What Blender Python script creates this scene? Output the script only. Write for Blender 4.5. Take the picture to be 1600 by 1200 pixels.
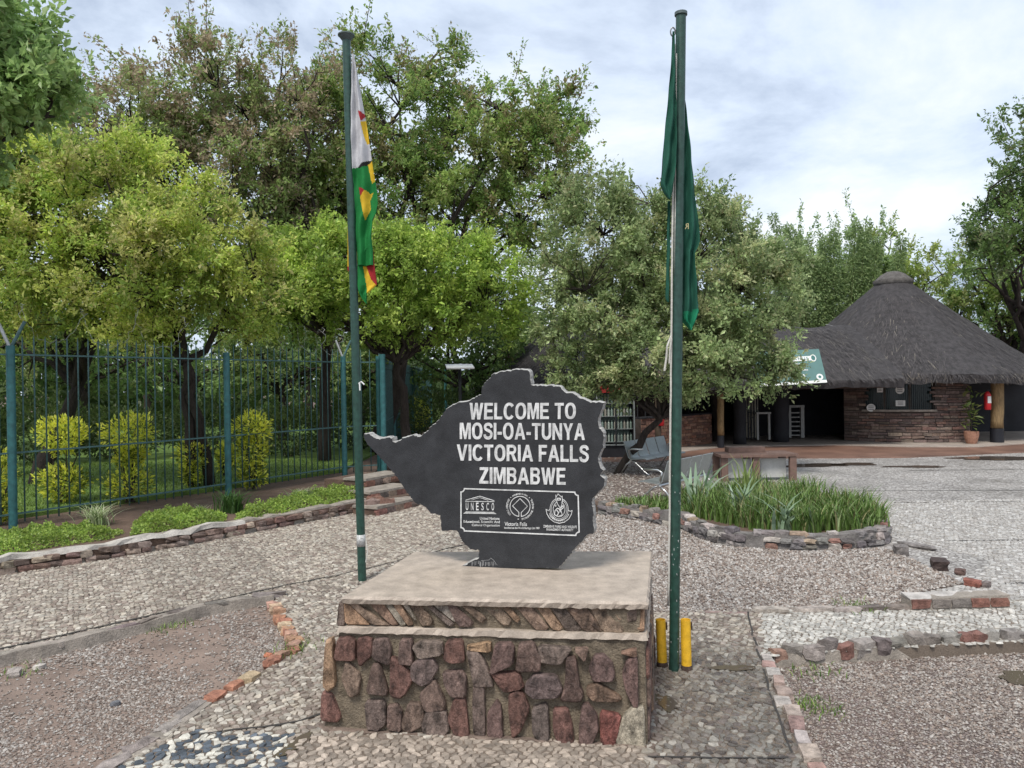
import bpy, bmesh, math, random
import numpy as np
from mathutils import Vector, Matrix
RD = math.radians
rng = np.random.default_rng(11)
random.seed(11)
for o in list(bpy.data.objects):
    bpy.data.objects.remove(o)
scene = bpy.context.scene
COL = scene.collection

# ------------------------------------------------------------------ camera
CAMZ, FPX, ROLL = 2.0, 1200.0, RD(0.9)
cR = np.array([math.cos(ROLL), 0, -math.sin(ROLL)])
cU = np.array([math.sin(ROLL), 0, math.cos(ROLL)])
cF = np.array([0, 1.0, 0])
cP = np.array([0, 0, CAMZ])
cam_d = bpy.data.cameras.new('camera')
cam = bpy.data.objects.new('camera', cam_d)
COL.objects.link(cam)
cam_d.sensor_width = 36
cam_d.lens = 27
cam_d.clip_end = 2000
cam.matrix_world = Matrix(((cR[0], cU[0], -cF[0], 0), (cR[1], cU[1], -cF[1], 0), (cR[2], cU[2], -cF[2], CAMZ), (0, 0, 0, 1)))
scene.camera = cam

# ------------------------------------------------------------------ world
SUN_EL, SUN_AZ = RD(58), RD(205)          # azimuth clockwise from +Y
w = bpy.data.worlds.new('World')
scene.world = w
w.use_nodes = True
nt = w.node_tree
nt.nodes.clear()
def N(t, ty, **kw):
    n = t.nodes.new(ty)
    for k, v in kw.items():
        if k in n.inputs: n.inputs[k].default_value = v
        else: setattr(n, k, v)
    return n
wo = N(nt, 'ShaderNodeOutputWorld')
bg = N(nt, 'ShaderNodeBackground'); bg.inputs['Strength'].default_value = 0.082
sky = N(nt, 'ShaderNodeTexSky'); sky.sky_type = 'NISHITA'; sky.sun_disc = False
sky.sun_elevation = SUN_EL; sky.sun_rotation = SUN_AZ; sky.dust_density = 2.0
tc = N(nt, 'ShaderNodeTexCoord')
sep = N(nt, 'ShaderNodeSeparateXYZ'); nt.links.new(tc.outputs['Generated'], sep.inputs[0])
def M(t, op, a, b=None):
    n = t.nodes.new('ShaderNodeMath'); n.operation = op
    for i, v in enumerate((a, b)):
        if v is None: continue
        if isinstance(v, (int, float)): n.inputs[i].default_value = v
        else: t.links.new(v, n.inputs[i])
    return n.outputs[0]
zc = M(nt, 'ADD', M(nt, 'MAXIMUM', sep.outputs[2], 0.0), 0.34)
cmb = N(nt, 'ShaderNodeCombineXYZ')
nt.links.new(M(nt, 'DIVIDE', sep.outputs[0], zc), cmb.inputs[0])
nt.links.new(M(nt, 'DIVIDE', sep.outputs[1], zc), cmb.inputs[1])
n1 = N(nt, 'ShaderNodeTexNoise', Scale=1.9, Detail=9.0, Roughness=0.6, Distortion=0.35)
nt.links.new(cmb.outputs[0], n1.inputs['Vector'])
n2 = N(nt, 'ShaderNodeTexNoise', Scale=0.55, Detail=5.0, Roughness=0.5, Distortion=0.3)
nt.links.new(cmb.outputs[0], n2.inputs['Vector'])
s1 = M(nt, 'ADD', M(nt, 'MULTIPLY', n1.outputs[0], 0.65), M(nt, 'MULTIPLY', n2.outputs[0], 0.45))
cr = N(nt, 'ShaderNodeValToRGB')
cr.color_ramp.elements[0].position = 0.45; cr.color_ramp.elements[0].color = (2.7, 3.2, 4.1, 1)
cr.color_ramp.elements[1].position = 0.65; cr.color_ramp.elements[1].color = (6.1, 6.35, 6.6, 1)
e = cr.color_ramp.elements.new(0.55); e.color = (4.6, 5.2, 6.1, 1)
nt.links.new(s1, cr.inputs[0])
mx = N(nt, 'ShaderNodeMix'); mx.data_type = 'RGBA'; mx.inputs[0].default_value = 0.88
nt.links.new(sky.outputs[0], mx.inputs[6]); nt.links.new(cr.outputs[0], mx.inputs[7])
nt.links.new(mx.outputs[2], bg.inputs['Color']); nt.links.new(bg.outputs[0], wo.inputs[0])

sd = bpy.data.lights.new('sun', 'SUN'); sd.energy = 1.5; sd.angle = RD(14); sd.color = (1.0, 0.96, 0.89)
sun = bpy.data.objects.new('sun', sd); COL.objects.link(sun)
sdir = Vector((math.sin(SUN_AZ) * math.cos(SUN_EL), math.cos(SUN_AZ) * math.cos(SUN_EL), math.sin(SUN_EL)))
sun.rotation_euler = sdir.to_track_quat('Z', 'Y').to_euler(); sun.location = (0, 0, 30)
vs = scene.view_settings
vs.view_transform = 'Standard'; vs.look = 'None'; vs.gamma = 1.0; vs.exposure = 1.15
vs.use_curve_mapping = False

# ------------------------------------------------------------------ pixel helpers (1600x1200 photo pixels -> rays)
def ray(px, py):
    return cF + cR * ((px - 800) / FPX) + cU * ((600 - py) / FPX)
def G(px, py, z=0.0):                      # on a horizontal plane
    d = ray(px, py); t = (z - CAMZ) / d[2]
    return cP + d * t
def D(px, py, Y):                          # at a depth
    return cP + ray(px, py) * Y
def PL(px, py, o, n):                      # on any plane
    d = ray(px, py); t = np.dot(o - cP, n) / np.dot(d, n)
    return cP + d * t
def gxy(pts, z=0.0):
    return np.array([G(a, b, z)[:2] for a, b in pts])

# ------------------------------------------------------------------ materials
MATS = {}
def mat(name, col=(.5, .5, .5), attr=False, rough=.75, var=.25, ns=6.0, bump=.3, bs=60.0, spec=.4, metal=0.0, trans=0.0, wet=False, stretch=None, coat=0.0, bd=0.01):
    if name in MATS: return MATS[name]
    m = bpy.data.materials.new(name); m.use_nodes = True
    t = m.node_tree; b = t.nodes['Principled BSDF']; L = t.links.new
    geo = N(t, 'ShaderNodeNewGeometry'); vec = geo.outputs['Position']
    if stretch:
        mp = N(t, 'ShaderNodeMapping'); mp.inputs['Scale'].default_value = stretch
        L(vec, mp.inputs[0]); vec = mp.outputs[0]
    no = N(t, 'ShaderNodeTexNoise', Scale=ns, Detail=6.0, Roughness=.6); L(vec, no.inputs['Vector'])
    mr = N(t, 'ShaderNodeMapRange'); L(no.outputs[0], mr.inputs[0])
    mr.inputs[1].default_value = .3; mr.inputs[2].default_value = .7
    mr.inputs[3].default_value = 1 - var; mr.inputs[4].default_value = 1 + var
    mul = N(t, 'ShaderNodeMix'); mul.data_type = 'RGBA'; mul.blend_type = 'MULTIPLY'; mul.inputs[0].default_value = 1
    if attr:
        at = N(t, 'ShaderNodeAttribute'); at.attribute_name = 'Col'; L(at.outputs['Color'], mul.inputs[6])
    else:
        mul.inputs[6].default_value = (*col, 1)
    if bump:
        nf = N(t, 'ShaderNodeTexNoise', Scale=max(ns * 14, 90), Detail=3.0, Roughness=.6); L(vec, nf.inputs['Vector'])
        mf = N(t, 'ShaderNodeMapRange'); L(nf.outputs[0], mf.inputs[0])
        mf.inputs[1].default_value = .3; mf.inputs[2].default_value = .7; mf.inputs[3].default_value = 1 - var * .6; mf.inputs[4].default_value = 1 + var * .6
        fac = M(t, 'MULTIPLY', mr.outputs[0], mf.outputs[0])
    else: fac = mr.outputs[0]
    L(fac, mul.inputs[7]); L(mul.outputs[2], b.inputs['Base Color'])
    b.inputs['Roughness'].default_value = rough
    b.inputs['Specular IOR Level'].default_value = spec
    b.inputs['Metallic'].default_value = metal
    b.inputs['Coat Weight'].default_value = coat
    if wet:                                # alpha of Col = wetness
        r = N(t, 'ShaderNodeMapRange'); L(at.outputs['Alpha'], r.inputs[0])
        r.inputs[3].default_value = rough; r.inputs[4].default_value = .17
        L(r.outputs[0], b.inputs['Roughness'])
    if bump:
        nb = N(t, 'ShaderNodeTexNoise', Scale=bs, Detail=5.0, Roughness=.65); L(vec, nb.inputs['Vector'])
        bp = N(t, 'ShaderNodeBump', Strength=bump, Distance=bd); L(nb.outputs[0], bp.inputs['Height'])
        L(bp.outputs[0], b.inputs['Normal'])
    if trans:
        tr = N(t, 'ShaderNodeBsdfTranslucent'); L(mul.outputs[2], tr.inputs[0])
        ms = N(t, 'ShaderNodeMixShader'); ms.inputs[0].default_value = trans
        L(b.outputs[0], ms.inputs[1]); L(tr.outputs[0], ms.inputs[2])
        L(ms.outputs[0], t.nodes['Material Output'].inputs[0])
    MATS[name] = m
    return m

def pebble_mat(name, cols, joint, scale, rough=(.35, .7), edge=.10, bump=.5, big=.25, bd=.01, wetfac=.0):
    """voronoi pebbles set in mortar / loose gravel"""
    if name in MATS: return MATS[name]
    m = bpy.data.materials.new(name); m.use_nodes = True
    t = m.node_tree; b = t.nodes['Principled BSDF']; L = t.links.new
    geo = N(t, 'ShaderNodeNewGeometry'); vec = geo.outputs['Position']
    v1 = N(t, 'ShaderNodeTexVoronoi', Scale=scale); L(vec, v1.inputs['Vector'])
    v2 = N(t, 'ShaderNodeTexVoronoi', Scale=scale); v2.feature = 'DISTANCE_TO_EDGE'; L(vec, v2.inputs['Vector'])
    cr = N(t, 'ShaderNodeValToRGB')
    els = cr.color_ramp.elements
    els[0].color = (*cols[0], 1); els[1].color = (*cols[-1], 1)
    for i, c in enumerate(cols[1:-1]):
        els.new((i + 1) / (len(cols) - 1)).color = (*c, 1)
    sp = N(t, 'ShaderNodeSeparateColor'); L(v1.outputs['Color'], sp.inputs[0]); L(sp.outputs[0], cr.inputs[0])
    mr = N(t, 'ShaderNodeMapRange'); L(v2.outputs['Distance'], mr.inputs[0])
    mr.inputs[1].default_value = edge * .25; mr.inputs[2].default_value = edge
    mj = N(t, 'ShaderNodeMix'); mj.data_type = 'RGBA'; mj.inputs[6].default_value = (*joint, 1)
    L(mr.outputs[0], mj.inputs[0]); L(cr.outputs[0], mj.inputs[7])
    no = N(t, 'ShaderNodeTexNoise', Scale=.8, Detail=6.0, Roughness=.6); L(vec, no.inputs['Vector'])
    m2 = N(t, 'ShaderNodeMapRange'); L(no.outputs[0], m2.inputs[0])
    m2.inputs[1].default_value = .3; m2.inputs[2].default_value = .7
    m2.inputs[3].default_value = 1 - big; m2.inputs[4].default_value = 1 + big
    mul = N(t, 'ShaderNodeMix'); mul.data_type = 'RGBA'; mul.blend_type = 'MULTIPLY'; mul.inputs[0].default_value = 1
    L(mj.outputs[2], mul.inputs[6]); L(m2.outputs[0], mul.inputs[7]); L(mul.outputs[2], b.inputs['Base Color'])
    m3 = N(t, 'ShaderNodeMapRange'); L(no.outputs[0], m3.inputs[0])
    m3.inputs[1].default_value = .35; m3.inputs[2].default_value = .6
    m3.inputs[3].default_value = rough[0]; m3.inputs[4].default_value = rough[1]
    L(m3.outputs[0], b.inputs['Roughness'])
    bp = N(t, 'ShaderNodeBump', Strength=bump, Distance=bd); L(mr.outputs[0], bp.inputs['Height'])
    L(bp.outputs[0], b.inputs['Normal'])
    MATS[name] = m
    return m

# ------------------------------------------------------------------ mesh helpers
def tag(o, label=None, cat=None, group=None, kind=None):
    if label: o['label'] = label
    if cat: o['category'] = cat
    if group: o['group'] = group
    if kind: o['kind'] = kind
    return o
def link(name, me, parent=None):
    o = bpy.data.objects.new(name, me); COL.objects.link(o)
    if parent is not None: o.parent = parent
    return o
def empty(name, loc, label=None, cat=None, group=None):
    o = bpy.data.objects.new(name, None); COL.objects.link(o)
    o.location = Vector(loc); o.empty_display_size = .1
    tag(o, label, cat, group)
    return o
def np_mesh(name, V, F, m, cols=None, smooth=False):
    """V (n,3), F (k,j) uniform faces; cols (n,4) point colours"""
    V = np.asarray(V, dtype=np.float32); F = np.asarray(F, dtype=np.int32)
    me = bpy.data.meshes.new(name)
    me.vertices.add(len(V)); me.vertices.foreach_set('co', V.ravel())
    k, j = F.shape
    me.loops.add(k * j); me.loops.foreach_set('vertex_index', F.ravel())
    me.polygons.add(k); me.polygons.foreach_set('loop_start', np.arange(0, k * j, j, dtype=np.int32))
    me.polygons.foreach_set('loop_total', np.full(k, j, dtype=np.int32))
    me.polygons.foreach_set('use_smooth', np.full(k, smooth, dtype=bool))
    if cols is not None:
        a = me.color_attributes.new('Col', 'FLOAT_COLOR', 'POINT')
        c = np.ones((len(V), 4), dtype=np.float32); cc = np.asarray(cols, dtype=np.float32)
        c[:, :cc.shape[1]] = cc
        a.data.foreach_set('color', c.ravel())
    me.update(calc_edges=True); me.validate()
    if m: me.materials.append(m)
    return me
class MB:
    """collects shapes (mixed faces) into one mesh"""
    def __init__(s): s.v = []; s.f = []; s.c = []; s.cur = (.5, .5, .5, 0)
    def add(s, V, F):
        o = len(s.v)
        for p in V: s.v.append(tuple(float(q) for q in p)); s.c.append(s.cur)
        for f in F: s.f.append(tuple(int(i) + o for i in f))
    def box(s, c, sz, rz=0.0, rx=0.0):
        hx, hy, hz = [q / 2 for q in sz]
        V = np.array([(x, y, z) for z in (-hz, hz) for y in (-hy, hy) for x in (-hx, hx)])
        if rx: V = V @ np.array([[1, 0, 0], [0, math.cos(rx), math.sin(rx)], [0, -math.sin(rx), math.cos(rx)]])
        if rz: V = V @ np.array([[math.cos(rz), math.sin(rz), 0], [-math.sin(rz), math.cos(rz), 0], [0, 0, 1]])
        s.add(V + np.array(c), [(0, 2, 3, 1), (4, 5, 7, 6), (0, 1, 5, 4), (2, 6, 7, 3), (1, 3, 7, 5), (0, 4, 6, 2)])
    def hexa(s, P):                          # 8 corners: bottom 4 ccw, top 4 ccw
        s.add(P, [(3, 2, 1, 0), (4, 5, 6, 7), (0, 1, 5, 4), (1, 2, 6, 5), (2, 3, 7, 6), (3, 0, 4, 7)])
    def tube(s, path, rad, n=8, cap=True):
        V, F = tube(path, rad, n, cap); s.add(V, F)
    def prism(s, poly, z0, z1):
        n = len(poly)
        V = [(p[0], p[1], z0) for p in poly] + [(p[0], p[1], z1) for p in poly]
        F = [tuple(range(n - 1, -1, -1)), tuple(range(n, 2 * n))] + [(i, (i + 1) % n, n + (i + 1) % n, n + i) for i in range(n)]
        s.add(V, F)
    def mesh(s, name, m, smooth=False, col=False, ctr=None):
        me = bpy.data.meshes.new(name)
        v = s.v if ctr is None else [(a - ctr[0], b - ctr[1], c - ctr[2]) for a, b, c in s.v]
        me.from_pydata(v, [], s.f)
        bm = bmesh.new(); bm.from_mesh(me)
        bmesh.ops.recalc_face_normals(bm, faces=bm.faces)
        if smooth:
            for f in bm.faces: f.smooth = True
        bm.to_mesh(me); bm.free()
        if col:
            a = me.color_attributes.new('Col', 'FLOAT_COLOR', 'POINT')
            a.data.foreach_set('color', np.array(s.c, dtype=np.float32).ravel())
        if m: me.materials.append(m)
        return me
    def obj(s, name, m, parent=None, smooth=False, col=False, ctr=None, edges=None):
        pl = None
        if parent is not None and ctr is None and isinstance(parent, bpy.types.Object):
            ctr = tuple(world_loc(parent))
            o = link(name, s.mesh(name, m, smooth, col, ctr), parent)
        elif ctr is not None:
            o = link(name, s.mesh(name, m, smooth, col, ctr), parent); 
            if parent is None: o.location = Vector(ctr)
        else:
            o = link(name, s.mesh(name, m, smooth, col), parent)
        if smooth and edges:
            md = o.modifiers.new('es', 'EDGE_SPLIT'); md.split_angle = RD(edges)
        return o
def lerp(a, c, t): return a + (c - a) * t
def world_loc(o):
    p = Vector((0, 0, 0))
    while o is not None:
        p += Vector(o.location); o = o.parent
    return p
def tube(path, rad, n=8, cap=True):
    P = np.asarray(path, float); k = len(P)
    r = np.full(k, rad, float) if np.isscalar(rad) else np.asarray(rad, float)
    T = np.gradient(P, axis=0); T /= np.linalg.norm(T, axis=1)[:, None] + 1e-9
    ref = np.array([0, 0, 1.0]) if abs(T[0][2]) < .9 else np.array([1.0, 0, 0])
    V = []
    a = np.arange(n) * 2 * math.pi / n
    for i in range(k):
        u = np.cross(T[i], ref); u /= np.linalg.norm(u) + 1e-9
        v = np.cross(T[i], u); ref = np.cross(u, T[i])
        V.append(P[i] + r[i] * (np.cos(a)[:, None] * u + np.sin(a)[:, None] * v))
    V = np.concatenate(V)
    F = [(i * n + j, i * n + (j + 1) % n, (i + 1) * n + (j + 1) % n, (i + 1) * n + j) for i in range(k - 1) for j in range(n)]
    if cap: F += [tuple(range(n - 1, -1, -1)), tuple((k - 1) * n + j for j in range(n))]
    return V, F
def inside(P, poly):
    x, y = P[:, 0], P[:, 1]; r = np.zeros(len(P), bool); n = len(poly)
    for i in range(n):
        x1, y1 = poly[i]; x2, y2 = poly[(i + 1) % n]
        c = ((y1 > y) != (y2 > y)) & (x < (x2 - x1) * (y - y1) / (y2 - y1 + 1e-12) + x1)
        r ^= c
    return r
def proj(P):                               # world -> photo pixel (numpy)
    Q = np.asarray(P, float) - cP
    d = Q @ cF
    return np.stack([800 + FPX * (Q @ cR) / d, 600 - FPX * (Q @ cU) / d], 1)
def chaikin(P, it=1, k=.25):
    P = np.asarray(P, float)
    for _ in range(it):
        Qn = np.roll(P, -1, 0)
        P = np.stack([(1 - k) * P + k * Qn, k * P + (1 - k) * Qn], 1).reshape(-1, P.shape[1])
    return P
def resample(P, step):
    P = np.asarray(P, float); d = np.r_[0, np.cumsum(np.linalg.norm(np.diff(P, axis=0), axis=1))]
    n = max(2, int(d[-1] / step) + 1); s = np.linspace(0, d[-1], n)
    return np.stack([np.interp(s, d, P[:, i]) for i in range(P.shape[1])], 1)
# 26-vertex rock
_g = [(x, y, z) for x in (-1, 0, 1) for y in (-1, 0, 1) for z in (-1, 0, 1) if max(abs(x), abs(y), abs(z)) == 1]
_gi = {p: i for i, p in enumerate(_g)}
ROCK_F = []
for ax in range(3):
    for sg in (-1, 1):
        for a in (-1, 0):
            for b in (-1, 0):
                q = []
                for da, db in ((0, 0), (1, 0), (1, 1), (0, 1)):
                    p = [0, 0, 0]; p[ax] = sg; p[(ax + 1) % 3] = a + da; p[(ax + 2) % 3] = b + db
                    q.append(_gi[tuple(p)])
                ROCK_F.append(q if sg > 0 else q[::-1])
ROCK_F = np.array(ROCK_F); ROCK_V = np.array(_g, float)
def rock(sx, sy, sz, sph=.45, jit=.12, rz=0.0, r=None):
    r = r or rng
    V = ROCK_V.copy(); nrm = V / np.linalg.norm(V, axis=1)[:, None]
    V = V * (1 - sph) + nrm * 1.12 * sph + r.normal(0, jit, V.shape) * .8
    V = V * np.array([sx, sy, sz]) / 2
    c, s = math.cos(rz), math.sin(rz)
    return V @ np.array([[c, s, 0], [-s, c, 0], [0, 0, 1]])
def rock_obj(name, loc, size, rz, m, col, parent=None, sph=.4, jit=.12):
    V = rock(*size, sph=sph, jit=jit, rz=rz)
    c4 = np.tile(np.array([*col, 0.0]), (26, 1))
    me = np_mesh(name, V, ROCK_F, m, c4)
    o = link(name, me, parent)
    off = world_loc(parent) if parent is not None else Vector((0, 0, 0))
    o.location = Vector([float(q) for q in loc]) - off
    return o
def plate_stone(poly, o, u, v, n, h, jit=.0, inset=.90):
    """irregular stone face lying in a plane: rounded outline, proud by h"""
    P = chaikin(poly, 1, .13); k = len(P); c = P.mean(0); P = c + (P - c) * (1.19 + rng.normal(0, .014, (k, 1)))
    rings = [(P, -.02), (P, h * .6), (c + (P - c) * inset, h)]
    V = []
    for Q, z in rings:
        for q in Q:
            V.append(o + u * q[0] + v * q[1] + n * (z + (rng.normal(0, jit) if z > 0 else 0)))
    V.append(o + u * c[0] + v * c[1] + n * (h + rng.normal(0, jit)))
    F = []
    for a in range(2):
        for i in range(k):
            j = (i + 1) % k
            F.append((a * k + i, a * k + j, (a + 1) * k + j, (a + 1) * k + i))
    F += [(2 * k + i, 2 * k + (i + 1) % k, 3 * k) for i in range(k)]
    return V, F
def jcol(c, a=.12):
    return tuple(np.clip(np.array(c) * (1 + rng.normal(0, a)) * (1 + rng.normal(0, a * .16, 3)), .004, .95))
def npobj(name, V, F, m, cols=None, parent=None, smooth=False, loc=None):
    V = np.asarray(V, float)
    if parent is not None:
        V = V - np.array(world_loc(parent))
    if loc is not None:
        V = V - np.array(loc)
    o = link(name, np_mesh(name, V, F, m, cols, smooth), parent)
    if loc is not None: o.location = Vector([float(q) for q in loc])
    return o

# ================================================================== SETTING
M_soil = mat('soil', (.115, .075, .055), rough=.9, var=.35, ns=3, bump=.6, bs=25, bd=.03)
M_mortar = mat('mortar', (.15, .118, .092), rough=.75, var=.3, ns=2.2, bump=.6, bs=120)
M_paver = mat('paving_stone', attr=True, rough=.62, var=.34, ns=28, bump=.5, bs=130, wet=True)
M_plaza = pebble_mat('plaza_pebbles', [(.30, .275, .25), (.39, .365, .335), (.46, .435, .405), (.54, .515, .485)], (.17, .15, .135), 17.0, rough=(.30, .55), edge=.16, bump=.35, big=.12)
M_gravel = pebble_mat('gravel_bed', [(.12, .085, .07), (.22, .165, .14), (.33, .27, .24), (.42, .37, .34)], (.10, .07, .058), 55.0, rough=(.5, .8), edge=.2, bump=.7, big=.25)
M_grav_st = mat('gravel_stone', attr=True, rough=.6, var=.15, ns=60, bump=0, wet=True)
M_cement = mat('cement', (.27, .235, .20), rough=.85, var=.35, ns=7, bump=.6, bs=50, bd=.02)
M_stone = mat('rough_stone', attr=True, rough=.72, var=.45, ns=18, bump=.8, bs=70, bd=.015)
M_apron = mat('apron_concrete', (.20, .115, .085), rough=.38, var=.35, ns=1.2, bump=.1, bs=30)
M_apron2 = mat('apron_edge', (.34, .29, .25), rough=.6, var=.25, ns=2, bump=.2, bs=40)
M_lawn = mat('lawn', (.10, .165, .03), rough=.9, var=.4, ns=4, bump=.8, bs=60, bd=.03)
M_dark = mat('joint_dark', (.045, .04, .036), rough=.8, var=.2, bump=.2)
M_puddle = mat('puddle_water', (.10, .078, .062), rough=.06, var=.15, ns=3, bump=.0, spec=.6)

b = MB()
b.add([(-300, -60, -.1), (300, -60, -.1), (300, 400, -.1), (-300, 400, -.1)], [(0, 1, 2, 3)])
tag(b.obj('ground', M_soil), kind='structure')

def slab(name, poly, z0, z1, m):
    b = MB(); b.prism([tuple(p) for p in poly], z0, z1)
    me = b.mesh(name, m)
    o = link(name, me); tag(o, kind='structure'); return o
# ---- polygons (photo pixels of ground features)
P1 = gxy([(-160, 935), (0, 899), (150, 876), (300, 851), (450, 822), (575, 797), (650, 786), (740, 770), (830, 800), (745, 846), (430, 924), (200, 977), (0, 1027), (-160, 1066)])
P2 = gxy([(430, 925), (745, 847), (830, 830), (930, 958), (1015, 957), (1180, 955), (1420, 950), (1600, 938), (1800, 936), (1800, 995), (1600, 1003), (1400, 1012), (1205, 1024), (1190, 1036), (1265, 1200), (1330, 1360), (60, 1360), (165, 1205), (310, 1114), (425, 1040), (470, 1018), (452, 985), (430, 945)])
PB = gxy([(-200, 1084), (0, 1036), (200, 985), (425, 935), (452, 985), (470, 1018), (425, 1040), (310, 1114), (165, 1205), (60, 1360), (-260, 1360)], -.04)
PC = gxy([(830, 830), (930, 958), (1180, 956), (1420, 950), (1440, 925), (1505, 912), (1385, 857), (1250, 862), (1120, 853), (1060, 826), (940, 806), (800, 790), (760, 840)])
PD = gxy([(1190, 1036), (1205, 1024), (1400, 1012), (1600, 1003), (1800, 995), (1800, 1360), (1330, 1360), (1265, 1200)], -.08)
PFs = gxy([(740, 772), (940, 806), (1062, 828), (1100, 800), (1085, 735), (1060, 716), (940, 712), (740, 690)])
plaza_xy = [(-2.2, 13.2), (-.1, 9.0), (.6, 6.7), (40, 6.7), (60, 60), (-1.5, 60)]
plaza = slab('plaza', plaza_xy, -.1, -.006, M_plaza)
path = slab('path', P1, -.1, .0, M_mortar)
pave = slab('pavement', P2, -.1, .004, M_mortar)
slab('gravel_bed', PB, -.1, -.045, mat('packed_dirt', (.215, .16, .13), rough=.8, var=.3, ns=2.5, bump=.6, bs=60, bd=.015))
slab('gravel_bed', PC, -.1, .002, M_gravel)
slab('gravel_bed', PD, -.1, -.085, M_gravel)
slab('gravel_bed', PFs, -.1, -.001, M_gravel)

# ---- cobbles: irregular stones set in mortar
def cells(poly, sp, seed, jit=.30):
    r = np.random.default_rng(seed)
    mn, mx_ = poly.min(0), poly.max(0)
    nr = int((mx_[1] - mn[1]) / (sp * .866)) + 4
    nq = int((mx_[0] - mn[0]) / sp) + nr // 2 + 6
    q, rr = np.meshgrid(np.arange(nq), np.arange(nr), indexing='ij')
    X = mn[0] - sp * 2 + sp * (q - nr / 2 + rr / 2.0) ; Y = mn[1] - sp * 2 + sp * .866 * rr
    P = np.stack([X, Y], -1) + r.normal(0, jit * sp, (nq, nr, 2))
    nb = [(1, 0), (0, 1), (-1, 1), (-1, 0), (0, -1), (1, -1)]
    C0 = P[1:-1, 1:-1]
    S = [P[1 + a:nq - 1 + a, 1 + c:nr - 1 + c] for a, c in nb]
    cor = np.stack([(C0 + S[k] + S[(k + 1) % 6]) / 3 for k in range(6)], 2)
    C = C0.reshape(-1, 2); cor = cor.reshape(-1, 6, 2)
    k = inside(C, poly)
    return C[k], cor[k]
def cobbles(parent, poly, z, sp, seed, colfn, n_single=0, maxd=99, plinth_out=None, hh=(.002, .008)):
    C, cor = cells(poly, sp, seed)
    if plinth_out is not None:
        k = ~inside(C, plinth_out); C, cor = C[k], cor[k]
    px = proj(np.c_[C, np.full(len(C), z)])
    vis = (px[:, 0] > -60) & (px[:, 0] < 1660) & (px[:, 1] < 1290) & (C[:, 1] > 2.6) & (np.hypot(C[:, 0], C[:, 1]) < maxd)
    C, cor, px = C[vis], cor[vis], px[vis]
    n = len(C); r = np.random.default_rng(seed + 5)
    ctr = cor.mean(1)
    sh = r.uniform(.76, 1.0, (n, 1, 1)) ** .8; h = r.uniform(hh[0], hh[1], n)
    ring = ctr[:, None] + (cor - ctr[:, None]) * sh * (1 + r.normal(0, .13, (n, 6, 1)))
    top = ctr[:, None] + (ring - ctr[:, None]) * .87
    V = np.zeros((n, 13, 3))
    V[:, :6, :2] = ring; V[:, :6, 2] = z - .004
    V[:, 6:12, :2] = top; tl_ = r.normal(0, .13, (n, 1, 2)); V[:, 6:12, 2] = (z + h)[:, None] + np.maximum(((top - ctr[:, None]) * tl_).sum(2), -.006) + r.normal(0, .0012, (n, 6))
    V[:, 12, :2] = ctr; V[:, 12, 2] = z + h + .002
    F = []
    for i in range(6):
        j = (i + 1) % 6
        F += [(i, j, 6 + j), (i, 6 + j, 6 + i), (6 + i, 6 + j, 12)]
    F = np.array(F)
    cols = colfn(C, px, r)                       # (n,4)
    order = np.argsort(np.hypot(C[:, 0], C[:, 1]))
    single = order[:n_single]; rest = order[n_single:]
    for i in single:
        c = V[i, 12].copy()
        me = np_mesh('cobble', V[i] - c, F, M_paver, np.tile(cols[i], (13, 1)))
        o = link('cobble', me, parent); o.location = Vector(c)
    FF = (F[None] + (np.arange(len(rest)) * 13)[:, None, None]).reshape(-1, 3)
    o = npobj('cobbles', V[rest].reshape(-1, 3), FF, M_paver, np.repeat(cols[rest], 13, 0), parent)
    o['kind'] = 'stuff'
    return n
CREAM = np.array([(.44, .385, .315), (.385, .335, .28), (.33, .28, .235), (.48, .435, .37), (.27, .215, .18)])
def col_path(C, px, r):
    c = CREAM[r.integers(0, 5, len(C))] * r.uniform(.68, 1.12, (len(C), 1))
    c *= np.where(np.sin(C[:, :1] * 1.3 + C[:, 1:] * .7) > .6, .86, 1.0)
    return np.c_[c, r.uniform(.0, .25, len(C))]
patch = np.array([(300, 1142), (455, 1148), (450, 1215), (430, 1300), (90, 1300), (190, 1195)], float)
def col_pave(C, px, r):
    n = len(C)
    c = CREAM[r.integers(0, 5, n)] * r.uniform(.62, 1.1, (n, 1))
    wet = np.clip((px[:, 0] - 960) / 120, 0, 1) * np.clip((px[:, 1] - 985) / 40, 0, 1)
    wet = np.clip(wet * r.uniform(.75, 1.1, n), 0, 1)
    c = c * (1 - .50 * wet[:, None]) + np.array([.0, .004, .008]) * wet[:, None]
    m = inside(px, patch)
    dk = m & (r.uniform(size=n) < .52)
    c[m] = np.array([.56, .53, .46]) * r.uniform(.8, 1.1, (m.sum(), 1))
    c[dk] = np.array([.075, .088, .105]) * r.uniform(.6, 1.6, (dk.sum(), 1))
    strip = (px[:, 1] > 1150) & (px[:, 0] > 455) & (px[:, 0] < 1010)
    c[strip] = np.array([.40, .335, .275]) * r.uniform(.5, 1.15, (strip.sum(), 1))
    stripR = (px[:, 0] > 1190) & (px[:, 1] < 1030)
    c[stripR] = np.array([.50, .475, .43]) * r.uniform(.6, 1.1, (stripR.sum(), 1))
    return np.c_[c, np.maximum(wet, .15 + .4 * stripR)]

# plinth corners (world, metres) - needed for the cobble cut-out
BFL, BFR = np.array([-1.13, 4.50, 0]), np.array([.715, 4.22, 0])
BBR, BBL = np.array([.985, 5.52, 0]), np.array([-.90, 5.66, 0])
plinth_poly = np.array([p[:2] for p in (BFL, BFR, BBR, BBL)])
nA = cobbles(path, P1, .0, .051, 3, col_path, 0)
nB = cobbles(pave, P2, .004, .050, 4, col_pave, 300, plinth_out=plinth_poly)
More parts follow.
